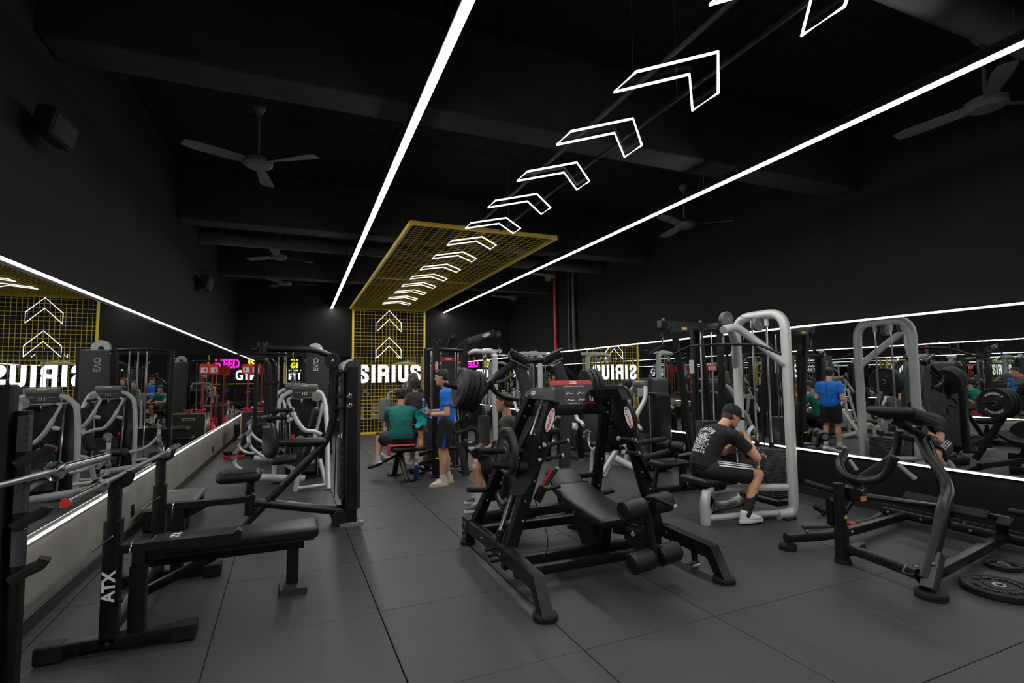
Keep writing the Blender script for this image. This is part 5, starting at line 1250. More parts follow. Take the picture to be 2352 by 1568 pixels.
MB().tube([P(1278, 962, 8.6), P(1306, 964, 8.6), P(1305, 978, 8.6), P(1276, 978, 8.6)], .022, rad=.05, n=10).build('handle_loop', 'rubber', t)
for u, v in ((1310, 976), (1319, 979)):
    q = P(u, v, 8.55); MB().cyl(q + V((-.02, 0, 0)), q + V((.02, -.05, 0)), .065, 20).build('roller_cap', 'white', t)
q = P(1290, 965, 8.7); MB().cushion((q.x-.1, 9.0, .55), (.5, .45, .09), r=.04).build('seat', 'pad', t)
MB().cushion((q.x-.35, 9.0, .95), (.09, .40, .60), r=.04).build('back_pad', 'pad', t)
MB().beam((q.x-.1, 9.0, .5), (q.x-.1, 9.1, .04), .08, .08, up=(0, 1, 0)).build('seat_post', 'black', t)
t = thing('cable_crossover', 'silver cable pulley column with overhead arm in the far right corner', 'exercise machine', (4.0, 11, 0))
P = lambda u, v, y=10.8: PY(u, v, y)
q = P(1136, 812)
MB().tube([(q.x, 10.8, .02), (q.x, 10.8, q.z-.02), P(1128, 806), P(1108, 807)], .065, rad=.12, n=16).build('column', 'silver', t)
MB().path([P(1106, 806), P(1152, 806)], .06, .07).build('head', 'silver', t)
MB().tube([P(1110, 808), P(1090, 805), P(1068, 812)], .05, rad=.2, n=12).build('arm', 'silver', t)
for u in (1110, 1116): MB().cyl((P(u, 820).x, 10.85, .1), P(u, 812), .014, 10).build('guide_rod', 'chrome', t)
MB().lathe(P(1115, 822, 10.7), (0, 1, 0), [(0, 0), (.055, 0), (.06, .01), (.05, .02), (.06, .03), (0, .03)], 18).build('pulley', 'grey', t)
stack_plates(t, P(1104, 900).x, P(1124, 900).x, 10.75, 11.0, .1, .75)
MB().beam((q.x-.9, 10.8, .04), (q.x+.2, 10.8, .04), .10, .08).build('base_beam', 'silver', t)
MB().lathe(P(1120, 936, 10.6), (0, -1, 0), [(0, .02), (.075, .012), (.08, 0), (0, -.01)], 20).build('cam_cover', 'grey', t)
c = copy_tree(t); c.location = V(t.location) + V((1.55, 0.9, 0)); c['label'] = 'silver cable pulley column against the right wall at the far end, behind the other column'
t = thing('incline_seat', 'grey padded upright seat behind the man in green, near the far yellow mesh', 'bench', PZ(884, 1025))
P = lambda u, v, y=10.6: PY(u, v, y)
q = P(885, 940); MB().cushion((q.x, 10.6, q.z), (.24, .09, .46), r=.04).build('back_pad', mat('grey_vinyl', (.16, .17, .18), .45), t)
MB().cushion((q.x, 10.4, .50), (.36, .40, .09), r=.04).build('seat', 'pad', t)
MB().beam((q.x, 10.62, .02), (q.x, 10.66, q.z), .07, .07, up=(1, 0, 0)).build('frame_post', 'silver', t)
MB().tube([(q.x+.05, 10.66, q.z+.15), (q.x+.06, 10.66, q.z+.32), (q.x+.15, 10.6, q.z+.36)], .018, rad=.06, n=8).build('handle', 'silver', t)
MB().beam((q.x, 10.0, .04), (q.x, 10.9, .04), .10, .08).build('base_beam', 'silver', t)

# ================================================================== people
def capsule(mb, a, b_, ra, rb, n=10, flat0=False, flat1=False):
    a, b_ = V(a), V(b_); L = (b_-a).length; pr = []
    k = 5
    if flat0: pr += [(0, 0), (ra, 0)]
    else: pr += [(ra*math.sin(math.pi/2*i/k), -ra*math.cos(math.pi/2*i/k)) for i in range(k+1)]
    if flat1: pr += [(rb, L), (0, L)]
    else: pr += [(rb*math.cos(math.pi/2*i/k), L + rb*math.sin(math.pi/2*i/k)) for i in range(k+1)]
    return mb.lathe(a, b_-a, pr, 2*n)
def loft(mb, rings, n=24):
    """rings: (centre, right vector, forward vector, half width, half depth)"""
    vs = []; fs = []
    for c, x, y, a, b_ in rings:
        for k in range(n):
            t_ = 2*math.pi*k/n; ct, st_ = math.cos(t_), math.sin(t_)
            e = .85
            vs.append(V(c) + V(x)*(a*math.copysign(abs(ct)**e, ct)) + V(y)*(b_*math.copysign(abs(st_)**e, st_)))
    for i in range(len(rings)-1):
        for k in range(n): fs.append((i*n+k, i*n+(k+1) % n, (i+1)*n+(k+1) % n, (i+1)*n+k))
    fs.append(tuple(reversed(range(n)))); fs.append(tuple((len(rings)-1)*n + k for k in range(n)))
    return mb.add(vs, fs)
def remesh(mb, name, m_, parent, vox, smooth=6, fac=.5):
    me = mb.mesh('tmp', m_); o = bpy.data.objects.new('tmp', me); COL.objects.link(o)
    r = o.modifiers.new('r', 'REMESH'); r.mode = 'VOXEL'; r.voxel_size = vox; r.use_smooth_shade = True
    s_ = o.modifiers.new('s', 'SMOOTH'); s_.factor = fac; s_.iterations = smooth
    dg = bpy.context.evaluated_depsgraph_get(); dg.update()
    out = bpy.data.meshes.new_from_object(o.evaluated_get(dg)); bpy.data.objects.remove(o); bpy.data.meshes.remove(me)
    out.materials.clear(); out.materials.append(M[m_] if isinstance(m_, str) else m_); out.name = name
    out.polygons.foreach_set('use_smooth', [True]*len(out.polygons))
    return obj(name, out, parent)
def hand(mb, w_, fwd, pal, side, curl=.5, sc=1.0):
    """w_ = wrist, fwd = direction of the fingers, pal = direction the palm faces, side = +1 when the thumb lies along fwd x pal"""
    f = V(fwd).normalized(); p = V(pal); p = (p - f*p.dot(f)).normalized(); s = f.cross(p)*side
    w_ = V(w_)
    for k in (-1.5, -.5, .5, 1.5): capsule(mb, w_ + f*.005 + s*k*.012*sc, w_ + f*.085*sc + s*k*.021*sc, .014*sc, .0125*sc, 6)
    for k, L in ((-1.5, .062), (-.5, .075), (.5, .080), (1.5, .073)):
        a = w_ + f*.088*sc + s*k*.0215*sc; c = curl
        d1 = (f*math.cos(c) + p*math.sin(c)); d2 = (f*math.cos(2*c) + p*math.sin(2*c)); d3 = (f*math.cos(2.8*c) + p*math.sin(2.8*c))
        b_ = a + d1*L*.45*sc; e = b_ + d2*L*.32*sc; g = e + d3*L*.25*sc
        capsule(mb, a, b_, .0088*sc, .0082*sc, 5); capsule(mb, b_, e, .0082*sc, .0076*sc, 5); capsule(mb, e, g, .0076*sc, .0066*sc, 5)
    a = w_ + f*.022*sc + s*.030*sc; b_ = a + (f*.6 + s*.75 + p*.35).normalized()*.042*sc; e = b_ + (f*.9 + s*.25 + p*.45).normalized()*.032*sc
    capsule(mb, a, b_, .014*sc, .011*sc, 6); capsule(mb, b_, e, .0105*sc, .008*sc, 6)
def shoe(par, an, toe, m_up, m_sole, L=.27, extra=None):
    """an = ankle joint, toe = horizontal heel-to-toe direction (may be tilted)"""
    an = V(an); d = V(toe).normalized(); side = d.cross(V((0, 0, 1))).normalized(); up = side.cross(d).normalized()
    base = an - up*.085
    def out(h, g=0.0, a0=-.30, a1=.70):
        pts = []
        for k in range(24):
            t_ = 2*math.pi*k/24; q = math.cos(t_); y = math.sin(t_)
            l = (a1 if q > 0 else -a0)*q*L; wdt = .047*(1 - .12*q) - (.010 if q < -.3 else 0)
            pts.append(base + d*(l+.0) + side*(y*(wdt+g)) + up*h)
        return pts
    mb = MB(); r0, r1, r2 = out(0, .002), out(.014, .008), out(.032, .004)
    mb.add(r0 + r1 + r2, [(i*24+k, i*24+(k+1) % 24, (i+1)*24+(k+1) % 24, (i+1)*24+k) for i in range(2) for k in range(24)] + [tuple(reversed(range(24))), tuple(48+k for k in range(24))])
    t_ = MB()
    loft(t_, [(base + d*.01*0 + up*.03 + d*(.20*L), side, d, .046, .47*L), (base + up*.055 + d*(.17*L), side, d, .043, .44*L), (base + up*.08 + d*(.04*L), side, d, .037, .29*L), (base + up*.105 - d*(.06*L), side, d, .034, .17*L), (base + up*.125 - d*(.07*L), side, d, .034, .15*L)])
    u = remesh(t_, 'shoe', m_up, par, .008, 5)
    mb.build('sole', m_sole, u, ang=40)
    lc = MB()
    for k in range(4):
        c = base + d*(.05*L + .055*L*k*1.0) + up*(.098 - .010*k)
        lc.tube([c - side*.022, c + up*.006, c + side*.022], .0035, n=5)
    lc.build('laces', m_up, u)
    return u
skin_a = mat('skin_warm', (.56, .29, .18), .5, bump=.05, bscale=90, var=.08, vscale=9)
skin_b = mat('skin_tan', (.44, .22, .135), .5, bump=.05, bscale=90, var=.08, vscale=9)
hair_d = mat('dark_hair', (.014, .011, .010), .5, bump=1.0, bscale=70)
hair_b = mat('brown_hair', (.055, .028, .018), .45, bump=1.0, bscale=60)
hair_m = mat('medium_brown_hair', (.075, .042, .026), .5, bump=1.0, bscale=70)
def cloth(n, c, r=.85, b=.9): return mat(n, c, r, bump=b, bscale=9, var=.10, vscale=18, bdist=.035)
c_teal = cloth('teal_tee', (.010, .15, .125)); c_blue = cloth('blue_tee', (.004, .14, .60), .7); c_blk = cloth('black_tee', (.012, .012, .012)); c_gry = cloth('washed_charcoal_tee', (.035, .034, .033))
c_shrt = cloth('black_shorts', (.009, .009, .010), .75, .6); c_wsock = mat('white_sock', (.62, .61, .58), .9, bump=.3, bscale=200); c_bsock = mat('black_sock', (.012, .012, .012), .9)
sh_w = mat('white_shoe', (.68, .68, .66), .55); sh_cr = mat('cream_shoe', (.62, .55, .42), .6); sh_sole = mat('cream_sole', (.60, .47, .28), .6); sh_gry = mat('grey_shoe', (.40, .40, .40), .6); sh_pk = mat('pink_shoe', (.52, .33, .28), .6); sh_bl = mat('slate_shoe', (.07, .085, .13), .6); sole_w = mat('white_sole', (.7, .7, .68), .6)
eye_w = mat('eye_white', (.7, .7, .68), .3); eye_d = mat('eye_iris', (.03, .018, .012), .25)

def person(label, J, look):
    """J: joint positions; look: materials and options. One continuous body, clothes as children."""
    t = thing('person', label, 'person', J['base'])
    fw = V(J['fwd']).normalized(); P_, N = V(J['pelvis']), V(J['neck']); H = V(J['head']); hf = V(J['hf']).normalized()
    sp = (N-P_); spn = sp.normalized(); rt_ = fw.cross(V((0, 0, 1))).normalized()
    fwS = rt_.cross(spn)*-1; fwS = spn.cross(rt_) if spn.cross(rt_).dot(fw) > 0 else -spn.cross(rt_)
    g = look.get('girth', 1.0); fem = look.get('fem', 0)
    sw = .185 if not fem else .155
    bend = look.get('bend', .03)
    def spine(q): return P_ + sp*q - fwS*(bend*math.sin(math.pi*q))
    body = MB()
    tor = [(0.0, .150, .105), (.10, .160, .112), (.30, .142, .100), (.50, .148, .104), (.72, .168, .115), (.88, .172, .105), (.98, .115, .075)]
    if fem: tor = [(0, .155, .105), (.10, .165, .115), (.32, .122, .088), (.50, .128, .095), (.70, .148, .110), (.88, .150, .092), (.98, .10, .065)]
    loft(body, [(spine(q), rt_, fwS, a*g*.94, b_*g*.92) for q, a, b_ in tor])
    capsule(body, spine(.93), N.lerp(H, .55) - hf*.012, .062*(.85 if fem else 1), .055*(.85 if fem else 1))
    # head: skull, jaw, nose, brow, lips, ears
    hr_ = hf.cross(V((0, 0, 1))).normalized(); hu = hr_.cross(hf).normalized()
    hd = MB(); loft(hd, [(H + hu*z + hf*o, hr_, hf, a, b_) for z, o, a, b_ in ((-.118, .045, .022, .022), (-.105, .038, .045, .045), (-.075, .020, .060, .068), (-.04, .008, .068, .083), (0, .0, .073, .094), (.04, -.002, .074, .096), (.075, -.004, .064, .084), (.10, -.006, .044, .058), (.113, -.006, .018, .026))], 20)
    body.add(hd.v, hd.f)
    capsule(body, H + hf*.088 + hu*.012, H + hf*.106 - hu*.022, .009, .0135, 6); capsule(body, H + hf*.094 - hu*.026 + hr_*.009, H + hf*.094 - hu*.026 - hr_*.009, .009, .009, 5)
    capsule(body, H + hf*.080 - hu*.052 + hr_*.018, H + hf*.080 - hu*.052 - hr_*.018, .0095, .0095, 5); capsule(body, H + hf*.074 - hu*.063 + hr_*.015, H + hf*.074 - hu*.063 - hr_*.015, .010, .010, 5)
    capsule(body, H + hf*.066 - hu*.098, H + hf*.060 - hu*.102, .018, .018, 6)
    capsule(body, H + hf*.080 + hu*.026 + hr_*.045, H + hf*.084 + hu*.026 - hr_*.045, .011, .011, 6)
    for s in (-1, 1):
        e = H + hr_*(s*.076) - hf*.008; capsule(body, e + hu*.018, e - hu*.020 + hf*.006, .012, .009, 6); capsule(body, e + hu*.02 - hf*.012, e - hu*.005 - hf*.012, .009, .007, 5)
    # limbs
    for s, k in ((1, 'R'), (-1, 'L')):
        sh, el, wr = V(J['sh'+k]), V(J['el'+k]), V(J['wr'+k]); hp, kn, an = V(J['hip'+k]), V(J['kn'+k]), V(J['an'+k])
        ag = look.get('arm', 1.0)*(.78 if fem else 1)
        capsule(body, spine(.86), sh, .075*g*(.85 if fem else 1), .058*ag)
        capsule(body, sh, sh.lerp(el, .45), .055*ag, .050*ag); capsule(body, sh.lerp(el, .40), el, .050*ag, .040*ag)
        capsule(body, el, el.lerp(wr, .30), .040*ag, .043*ag); capsule(body, el.lerp(wr, .28), wr, .043*ag, .027*ag)
        hand(body, wr, J['hd'+k], J['hp'+k], J.get('hs'+k, s), J.get('hc'+k, .45), .93 if fem else 1.0)
        lg = look.get('leg', 1.0)*(.92 if fem else 1)
        capsule(body, hp, hp.lerp(kn, .5), .088*lg, .075*lg); capsule(body, hp.lerp(kn, .45), kn, .076*lg, .056*lg)
        mid = kn.lerp(an, .32) - J_dir(J, k)*.018
        capsule(body, kn, mid, .054*lg, .058*lg); capsule(body, mid, kn.lerp(an, .68), .058*lg, .043*lg); capsule(body, kn.lerp(an, .66), an, .043*lg, .036*lg)
        capsule(body, an, an + J_dir(J, k)*.10 - V((0, 0, .04)), .036*lg, .03)
    remesh(body, 'body', look['skin'], t, .0058, 5)
    for s in (-1, 1):
        e = H + hf*.0845 + hu*.008 + hr_*(s*.031)
        ey = MB().ball(e - hf*.004, .0105, 8).build('eye', eye_w, t); MB().ball(e + hf*.003, .0055, 6).build('iris', eye_d, ey)
    # shirt
    if look.get('shirt'):
        sb = MB(); lo_ = look.get('hem', -.02)
        rr = [(lo_, tor[0][1]+.028, tor[0][2]+.028)] + [(q, a + (.020 if q < .6 else .013), b_ + (.022 if q < .6 else .013)) for q, a, b_ in tor[1:-1]] + [(.972, .124 if not fem else .108, .088)]
        loft(sb, [(spine(q), rt_, fwS, a*g, b_*g) for q, a, b_ in rr])
        for k in 'RL':
            sh, el = V(J['sh'+k]), V(J['el'+k]); sl = look.get('sleeve', .55); ag = look.get('arm', 1.0)*(.8 if fem else 1)
            capsule(sb, spine(.86), sh, .088*g*(.85 if fem else 1), .068*ag)
            capsule(sb, sh, sh.lerp(el, sl), .068*ag, .066*ag, flat1=True)
        remesh(sb, 'tee_shirt', look['shirt'], t, .010, 4)
        nk = spine(.965); MB().sweep([nk + rt_*(.062*math.cos(a*math.pi/8)*(.85 if fem else 1)) + fwS*(.058*math.sin(a*math.pi/8)) + spn*(.012) for a in range(16)], circ(.008, 6), closed=True).build('collar', look['shirt'], t)
    if look.get('shorts'):
        sb = MB(); g2 = g
        loft(sb, [(spine(.14), rt_, fwS, .165*g2, .122*g2), (spine(.05), rt_, fwS, .172*g2, .128*g2), (spine(-.10), rt_, fwS, .165*g2, .120*g2)])
        for k in 'RL':
            hp, kn = V(J['hip'+k]), V(J['kn'+k]); L = look.get('short_len', .78); lw = look.get('short_w', 1.0)
            capsule(sb, P_.lerp(hp, .6), hp, .118, .112*lw); capsule(sb, hp, hp.lerp(kn, L), .112*lw, .098*lw, flat1=True)
        so = remesh(sb, 'shorts', look['shorts'], t, .010, 4)
        look['_shorts'] = so
    for k in 'RL':
        if not look.get('shoe'): break
        an, kn = V(J['an'+k]), V(J['kn'+k])
        if look.get('sock'):
            q = look.get('sock_h', .3); mb = MB(); lg = look.get('leg', 1.0)
            capsule(mb, an - V((0, 0, .01)), an.lerp(kn, q), .043*lg, (.050 if q > .4 else .046)*lg, flat1=True); mb.build('sock', look['sock'], t)
        shoe(t, an, J['toe'+k], look['shoe'], look['sole'], look.get('shoe_len', .28))
    # hair
    if look.get('hair'):
        hb = MB(); hs = look.get('style', 'short')
        if hs == 'short':
            loft(hb, [(H + hu*z + hf*o, hr_, hf, a, b_) for z, o, a, b_ in (((-.075, -.055, .045, .034), (-.04, -.050, .074, .055), (.0, -.034, .080, .074), (.035, -.03, .080, .078)) if look.get('capped') else ((-.055, -.052, .045, .040), (-.02, -.040, .074, .062), (.02, -.024, .083, .082), (.055, -.008, .084, .104), (.085, -.002, .074, .102), (.115, -.004, .052, .072), (.128, -.006, .02, .03)))], 20)
            rnd = random.Random(3)
            for q in range(0 if look.get('capped') else 46):
                a = rnd.uniform(0, 2*math.pi); r_ = rnd.uniform(.02, .075); c = H + hr_*(r_*math.cos(a)) + hf*(r_*1.15*math.sin(a) - .004) + hu*(.118 - r_*r_*7)
                capsule(hb, c, c + hu*rnd.uniform(.0, .012) + hr_*rnd.uniform(-.02, .02) + hf*rnd.uniform(-.02, .02), .018, .012, 4)
        else:
            loft(hb, [(H + hu*z + hf*o, hr_, hf, a, b_) for z, o, a, b_ in ((-.36 if hs == 'long' else -.10, -.10 if hs == 'long' else -.05, .055, .02), (-.28 if hs == 'long' else -.08, -.10 if hs == 'long' else -.05, .095 if hs == 'long' else .05, .035), (-.16 if hs == 'long' else -.06, -.085 if hs == 'long' else -.045, .10 if hs == 'long' else .06, .05), (-.04, -.040, .090, .075), (.0, -.030, .090, .080), (.055, -.010, .086, .100), (.09, -.004, .072, .094), (.12, -.006, .045, .06), (.13, -.006, .02, .03))], 20)
            if hs == 'bun': capsule(hb, H - hf*.085 + hu*.03, H - hf*.11 - hu*.10, .040, .022, 8)
        remesh(hb, 'hair', look['hair'], t, .007, 3)
    return t
def J_dir(J, k): d = V(J['toe'+k]); d.z = 0; return d.normalized()

# ------------------------------------------------------------------ man in the blue shirt
X0, Y0 = 2.03, 7.66
fwd = V((-.94, .34, 0)).normalized(); rr_ = fwd.cross(V((0, 0, 1)))
def B(f, r, z): return V((X0, Y0, 0)) + fwd*f + rr_*r + V((0, 0, z))
J = dict(base=(X0, Y0, 0), fwd=fwd, pelvis=B(-.02, 0, .93), neck=B(-.03, 0, 1.43), head=B(.045, 0, 1.595), hf=fwd + V((0, .1, -.05)),
         shR=B(-.02, .185, 1.36), elR=B(-.04, .25, 1.07), wrR=B(.20, .17, 1.08), hdR=fwd + V((0, .1, .12)), hpR=(0, .3, 1), hcR=.5,
         shL=B(-.02, -.185, 1.36), elL=B(-.06, -.245, 1.06), wrL=B(.18, -.15, 1.05), hdL=fwd + V((0, 0, .15)), hpL=(0, .4, 1), hcL=.4,
         hipR=B(-.02, .095, .90), knR=B(.02, .10, .49), anR=B(-.04, .115, .085), toeR=(-1, .25, 0),
         hipL=B(-.02, -.095, .90), knL=B(.03, -.11, .49), anL=B(.02, -.13, .085), toeL=(-1, -.05, 0))
lk = dict(skin=skin_a, shirt=c_blue, shorts=c_shrt, hair=hair_d, sock=c_wsock, sock_h=.20, shoe=sh_cr, sole=sh_sole, arm=1.05, leg=1.04, hem=-.06, short_len=.82, short_w=1.05, sleeve=.62, girth=1.0, shoe_len=.29)
t = person('standing man in bright blue tee and black shorts, holding a bottle and turquoise cloth', J, lk)
so = lk['_shorts']
s0 = V(J['hipL']).lerp(V(J['knL']), .45); nl = -rr_
MB().prism([V(J['hipL']) + nl*.118 + fwd*-.02 + V((0, 0, -.10)), V(J['hipL']).lerp(V(J['knL']), .82) + nl*.110 + fwd*.015, V(J['hipL']).lerp(V(J['knL']), .82) + nl*.110 - fwd*.05], nl*.004).build('side_stripe', mat('blue_stripe', (.01, .05, .40), .7), so)
wl_ = V(J['wrL']); bc = V(J['wrL']) + fwd*.10 + V((0, 0, .06)) + rr_*.06
def bottle(name, base, h, r, lab, lean=(0, 0, 1), labm=None, mm='glass', cap=True):
    t = thing(name, lab, 'bottle', base); a = V(lean).normalized()
    MB().lathe(base, a, [(0, .004), (r*.85, 0), (r, .012), (r, h*.28), (r*.95, h*.30), (r, h*.32), (r, h*.62), (r*.9, h*.70), (r*.42, h*.88), (r*.38, h*.95), (0, h*.95)], 20).build('bottle_body', mm, t)
    if labm: MB().lathe(base, a, [(r+.0012, h*.36), (r+.0015, h*.37), (r+.0015, h*.60), (r+.0012, h*.61)], 20).build('label_band', labm, t)
    if cap: MB().lathe(V(base) + a*(h*.92), a, [(0, .0), (r*.46, 0), (r*.46, h*.07), (r*.4, h*.08), (0, h*.08)], 14).build('cap', 'white', t)
    return t
pal = (V(J['wrR']) + V(J['wrL']))/2 + fwd*.13
bottle('water_bottle', pal + V((.07, -.03, -.10)), .33, .042, 'clear water bottle with a printed label held by the man in blue', (-.28, -.1, 1), mat('printed_label', (.55, .50, .66), .5))
tw = MB(); c0 = V(J['wrL']) + fwd*.16 + rr_*.04
vs = []; n = 8
for i in range(n+1):
    for j in range(6):
        q = i/n; a = (j-2.5)*.032
        top = c0 + V((0, 0, .055 if False else .06)); wob = .014*math.sin(i*1.7+j*1.3)
        vs.append(top + fwd*(a + .01*math.sin(i)) + rr_*(wob + .045*math.sin(q*3.0) - .02) + V((0, 0, -.24*q + .035*math.sin(j*1.1))))
tw.add(vs, [(i*6+j, i*6+j+1, (i+1)*6+j+1, (i+1)*6+j) for i in range(n) for j in range(5)])
o = tw.build('hand_towel', mat('turquoise_cloth', (.01, .36, .38), .85, bump=.5, bscale=120), None, ang=180)
md = o.modifiers.new('solid', 'SOLIDIFY'); md.thickness = .016; md = o.modifiers.new('sub', 'SUBSURF'); md.levels = 2; md.render_levels = 2
tag(o, 'turquoise cloth hanging from the hand of the man in blue', 'towel')

# ------------------------------------------------------------------ seated man in green, back to the camera
X0, Y0 = 1.50, 8.36; fwd = V((.12, .99, 0)).normalized(); rr_ = fwd.cross(V((0, 0, 1)))
J = dict(base=(X0, Y0, 0), fwd=fwd, pelvis=B(-.02, 0, .645), neck=B(.10, .0, 1.135), head=B(.16, .02, 1.305), hf=V((.62, .75, -.1)),
         shR=B(.10, .185, 1.065), elR=B(.26, .33, .84), wrR=B(.46, .30, .80), hdR=V((.4, .7, -.2)), hpR=(-.4, 0, -.8), hcR=.6,
         shL=B(.10, -.185, 1.065), elL=B(.34, -.20, .83), wrL=B(.50, .06, .82), hdL=V((.9, .3, 0)), hpL=(0, 0, -1), hcL=.6,
         hipR=B(.0, .095, .60), knR=B(.42, .24, .66), anR=B(.30, .20, .30), toeR=(.35, .9, -.15),
         hipL=B(.0, -.10, .60), knL=B(.25, -.33, .62), anL=B(.06, -.36, .33), toeL=(-.25, .35, .85))
lk = dict(skin=skin_b, shirt=c_teal, shorts=c_shrt, hair=hair_d, sock=None, shoe=sh_gry, sole=sole_w, arm=1.08, leg=1.05, girth=1.08, hem=-.06, sleeve=.62, bend=.055, short_len=.80)
J['toeL'] = (-.35, .80, -.30)
t = person('seated man in dark green tee seen from behind, on the small bench', J, lk)
mb = MB().lathe(V(J['anL']) + V((-.02, .05, -.10)), (-.3, 0, 1), [(0, -.02), (.12, -.02), (.13, -.01), (.13, .01), (.12, .018), (0, .018)], 24)
o = mb.build('foot_pad', 'rubber', bpy.data.objects['flat_bench'])
MB().tube([V(J['anL']) + V((-.02, .05, -.11)), (1.55, 8.45, .40)], .022, n=10).build('foot_pad_arm', 'satin', bpy.data.objects['flat_bench'])
o = MB().cushion(V(J['wrL']) + V((.16, .03, -.02)), (.15, .075, .012), r=.005); tag(o.build('phone', 'red'), 'red phone in the hands of the man in green', 'phone')

# ------------------------------------------------------------------ man in charcoal tee at the high row machine
X0, Y0 = 2.46, 6.0; fwd = V((-.95, .3, 0)).normalized(); rr_ = fwd.cross(V((0, 0, 1)))
J = dict(base=(X0, Y0, 0), fwd=fwd, pelvis=B(-.02, 0, .60), neck=B(.08, 0, 1.10), head=B(.115, 0, 1.275), hf=fwd + V((0, .35, 0)),
         shR=B(.07, .19, 1.035), elR=B(.12, .30, .76), wrR=B(.32, .20, .68), hdR=fwd, hpR=(0, 0, -1), hcR=.4,
         shL=B(.07, -.19, 1.035), elL=B(.16, -.27, .76), wrL=B(.33, -.10, .66), hdL=fwd + rr_*.5, hpL=(0, 0, -1), hcL=.4,
         hipR=B(.0, .10, .575), knR=B(.44, .20, .50), anR=B(.42, .23, .085), toeR=(-1, .2, 0),
         hipL=B(.0, -.10, .575), knL=B(.46, -.15, .50), anL=B(.43, -.16, .085), toeL=(-1, -.1, 0))
lk = dict(skin=skin_a, shirt=c_gry, shorts=c_shrt, hair=hair_m, sock=c_wsock, sock_h=.32, shoe=sh_bl, sole=sole_w, arm=1.05, leg=1.05, girth=1.06, hem=-.04, sleeve=.78, bend=.03, short_len=.88)
t = person('seated man in washed charcoal tee behind the plates of the high row machine', J, lk)

# ------------------------------------------------------------------ man with black cap on the silver pulldown
X0, Y0 = 4.19, 4.57; fwd = V((.97, -.10, 0)).normalized(); rr_ = fwd.cross(V((0, 0, 1)))
J = dict(base=(X0, Y0, 0), fwd=fwd, pelvis=B(-.04, 0, .575), neck=B(.235, .0, 1.005), head=B(.375, -.02, 1.12), hf=V((.90, -.22, -.28)),
         shR=B(.22, .19, .93), elR=B(.45, .27, .68), wrR=B(.52, .07, .84), hdR=V((.1, .45, .9)), hpR=(0, .7, .3), hcR=.55,
         shL=B(.22, -.18, .93), elL=B(.42, -.24, .68), wrL=B(.52, -.05, .82), hdL=V((.2, -.2, .9)), hpL=(.2, -.6, .3), hcL=.5,
         hipR=B(.0, .10, .555), knR=B(.50, .22, .50), anR=B(.27, .28, .105), toeR=(.96, -.12, 0),
         hipL=B(.0, -.10, .555), knL=B(.44, -.22, .50), anL=B(.14, -.20, .10), toeL=(.9, .35, 0))
lk = dict(capped=1, skin=skin_a, shirt=c_blk, shorts=c_shrt, hair=hair_b, sock=c_bsock, sock_h=.52, shoe=sh_w, sole=sole_w, arm=1.02, leg=1.04, hem=-.06, sleeve=.62, bend=.06, short_len=.80, short_w=1.1, shoe_len=.30)
t = person('seated man in black cap and black SIRIUS tee looking at a phone', J, lk)
H = V(J['head']); hf = V(J['hf']).normalized(); hr_ = hf.cross(V((0, 0, 1))).normalized(); hu = hr_.cross(hf).normalized()
cp = MB(); loft(cp, [(H + hu*z + hf*o, hr_, hf, a, b_) for z, o, a, b_ in ((.018, -.004, .088, .106), (.05, -.004, .090, .108), (.085, -.006, .082, .100), (.115, -.008, .062, .076), (.135, -.008, .035, .044), (.142, -.008, .01, .014))], 28)
cap_ = cp.build('cap', cloth('black_cap', (.010, .010, .010), .85, .3), t, ang=60)
bk = []
for k in range(13):
    a = math.pi*(k/12) ; bk.append((a, 1))
br = MB(); inn = [H + hu*(.032) + hf*(.100*math.sin(a) + 0) + hr_*(.085*math.cos(a)) for a, _ in bk]; outp = [H + hu*(.022 - .02*math.sin(a)) + hf*(.185*math.sin(a)**.8 if 0 < a < math.pi else 0) + hr_*(.078*math.cos(a)) for a, _ in bk]
br.add(inn + outp + [p - hu*.005 for p in inn] + [p - hu*.005 for p in outp], [(k, k+1, 13+k+1, 13+k) for k in range(12)] + [(26+k, 39+k, 39+k+1, 26+k+1) for k in range(12)] + [(13+k, 13+k+1, 39+k+1, 39+k) for k in range(12)])
br.build('brim', MATS['black_cap'], cap_, ang=50)
# stripes on the right leg of the shorts
so = lk['_shorts']; hp, kn = V(J['hipR']), V(J['knR']); ax = (kn-hp).normalized(); outw = (rr_ - ax*rr_.dot(ax)).normalized(); upw = outw.cross(ax); upw = upw if upw.z > 0 else -upw
for k in range(3):
    rows = []
    for q in (.05, .30, .55, .795):
        r_ = (.112 + (.098-.112)*q/.8)*1.1 + .004; c = hp + (kn-hp)*q
        an0 = math.radians(30 + 13*k); e = outw*math.cos(an0) + upw*math.sin(an0); an1 = an0 + math.radians(7); e1 = outw*math.cos(an1) + upw*math.sin(an1)
        rows.append((c + e*r_, c + e1*r_))
    mb = MB(); mb.add([p for r in rows for p in r] + [p - outw*.012 for r in rows for p in r], [(2*i, 2*i+1, 2*i+3, 2*i+2) for i in range(3)] + [(8+2*i, 10+2*i, 11+2*i, 9+2*i) for i in range(3)])
    mb.build('white_stripe', 'white', so)
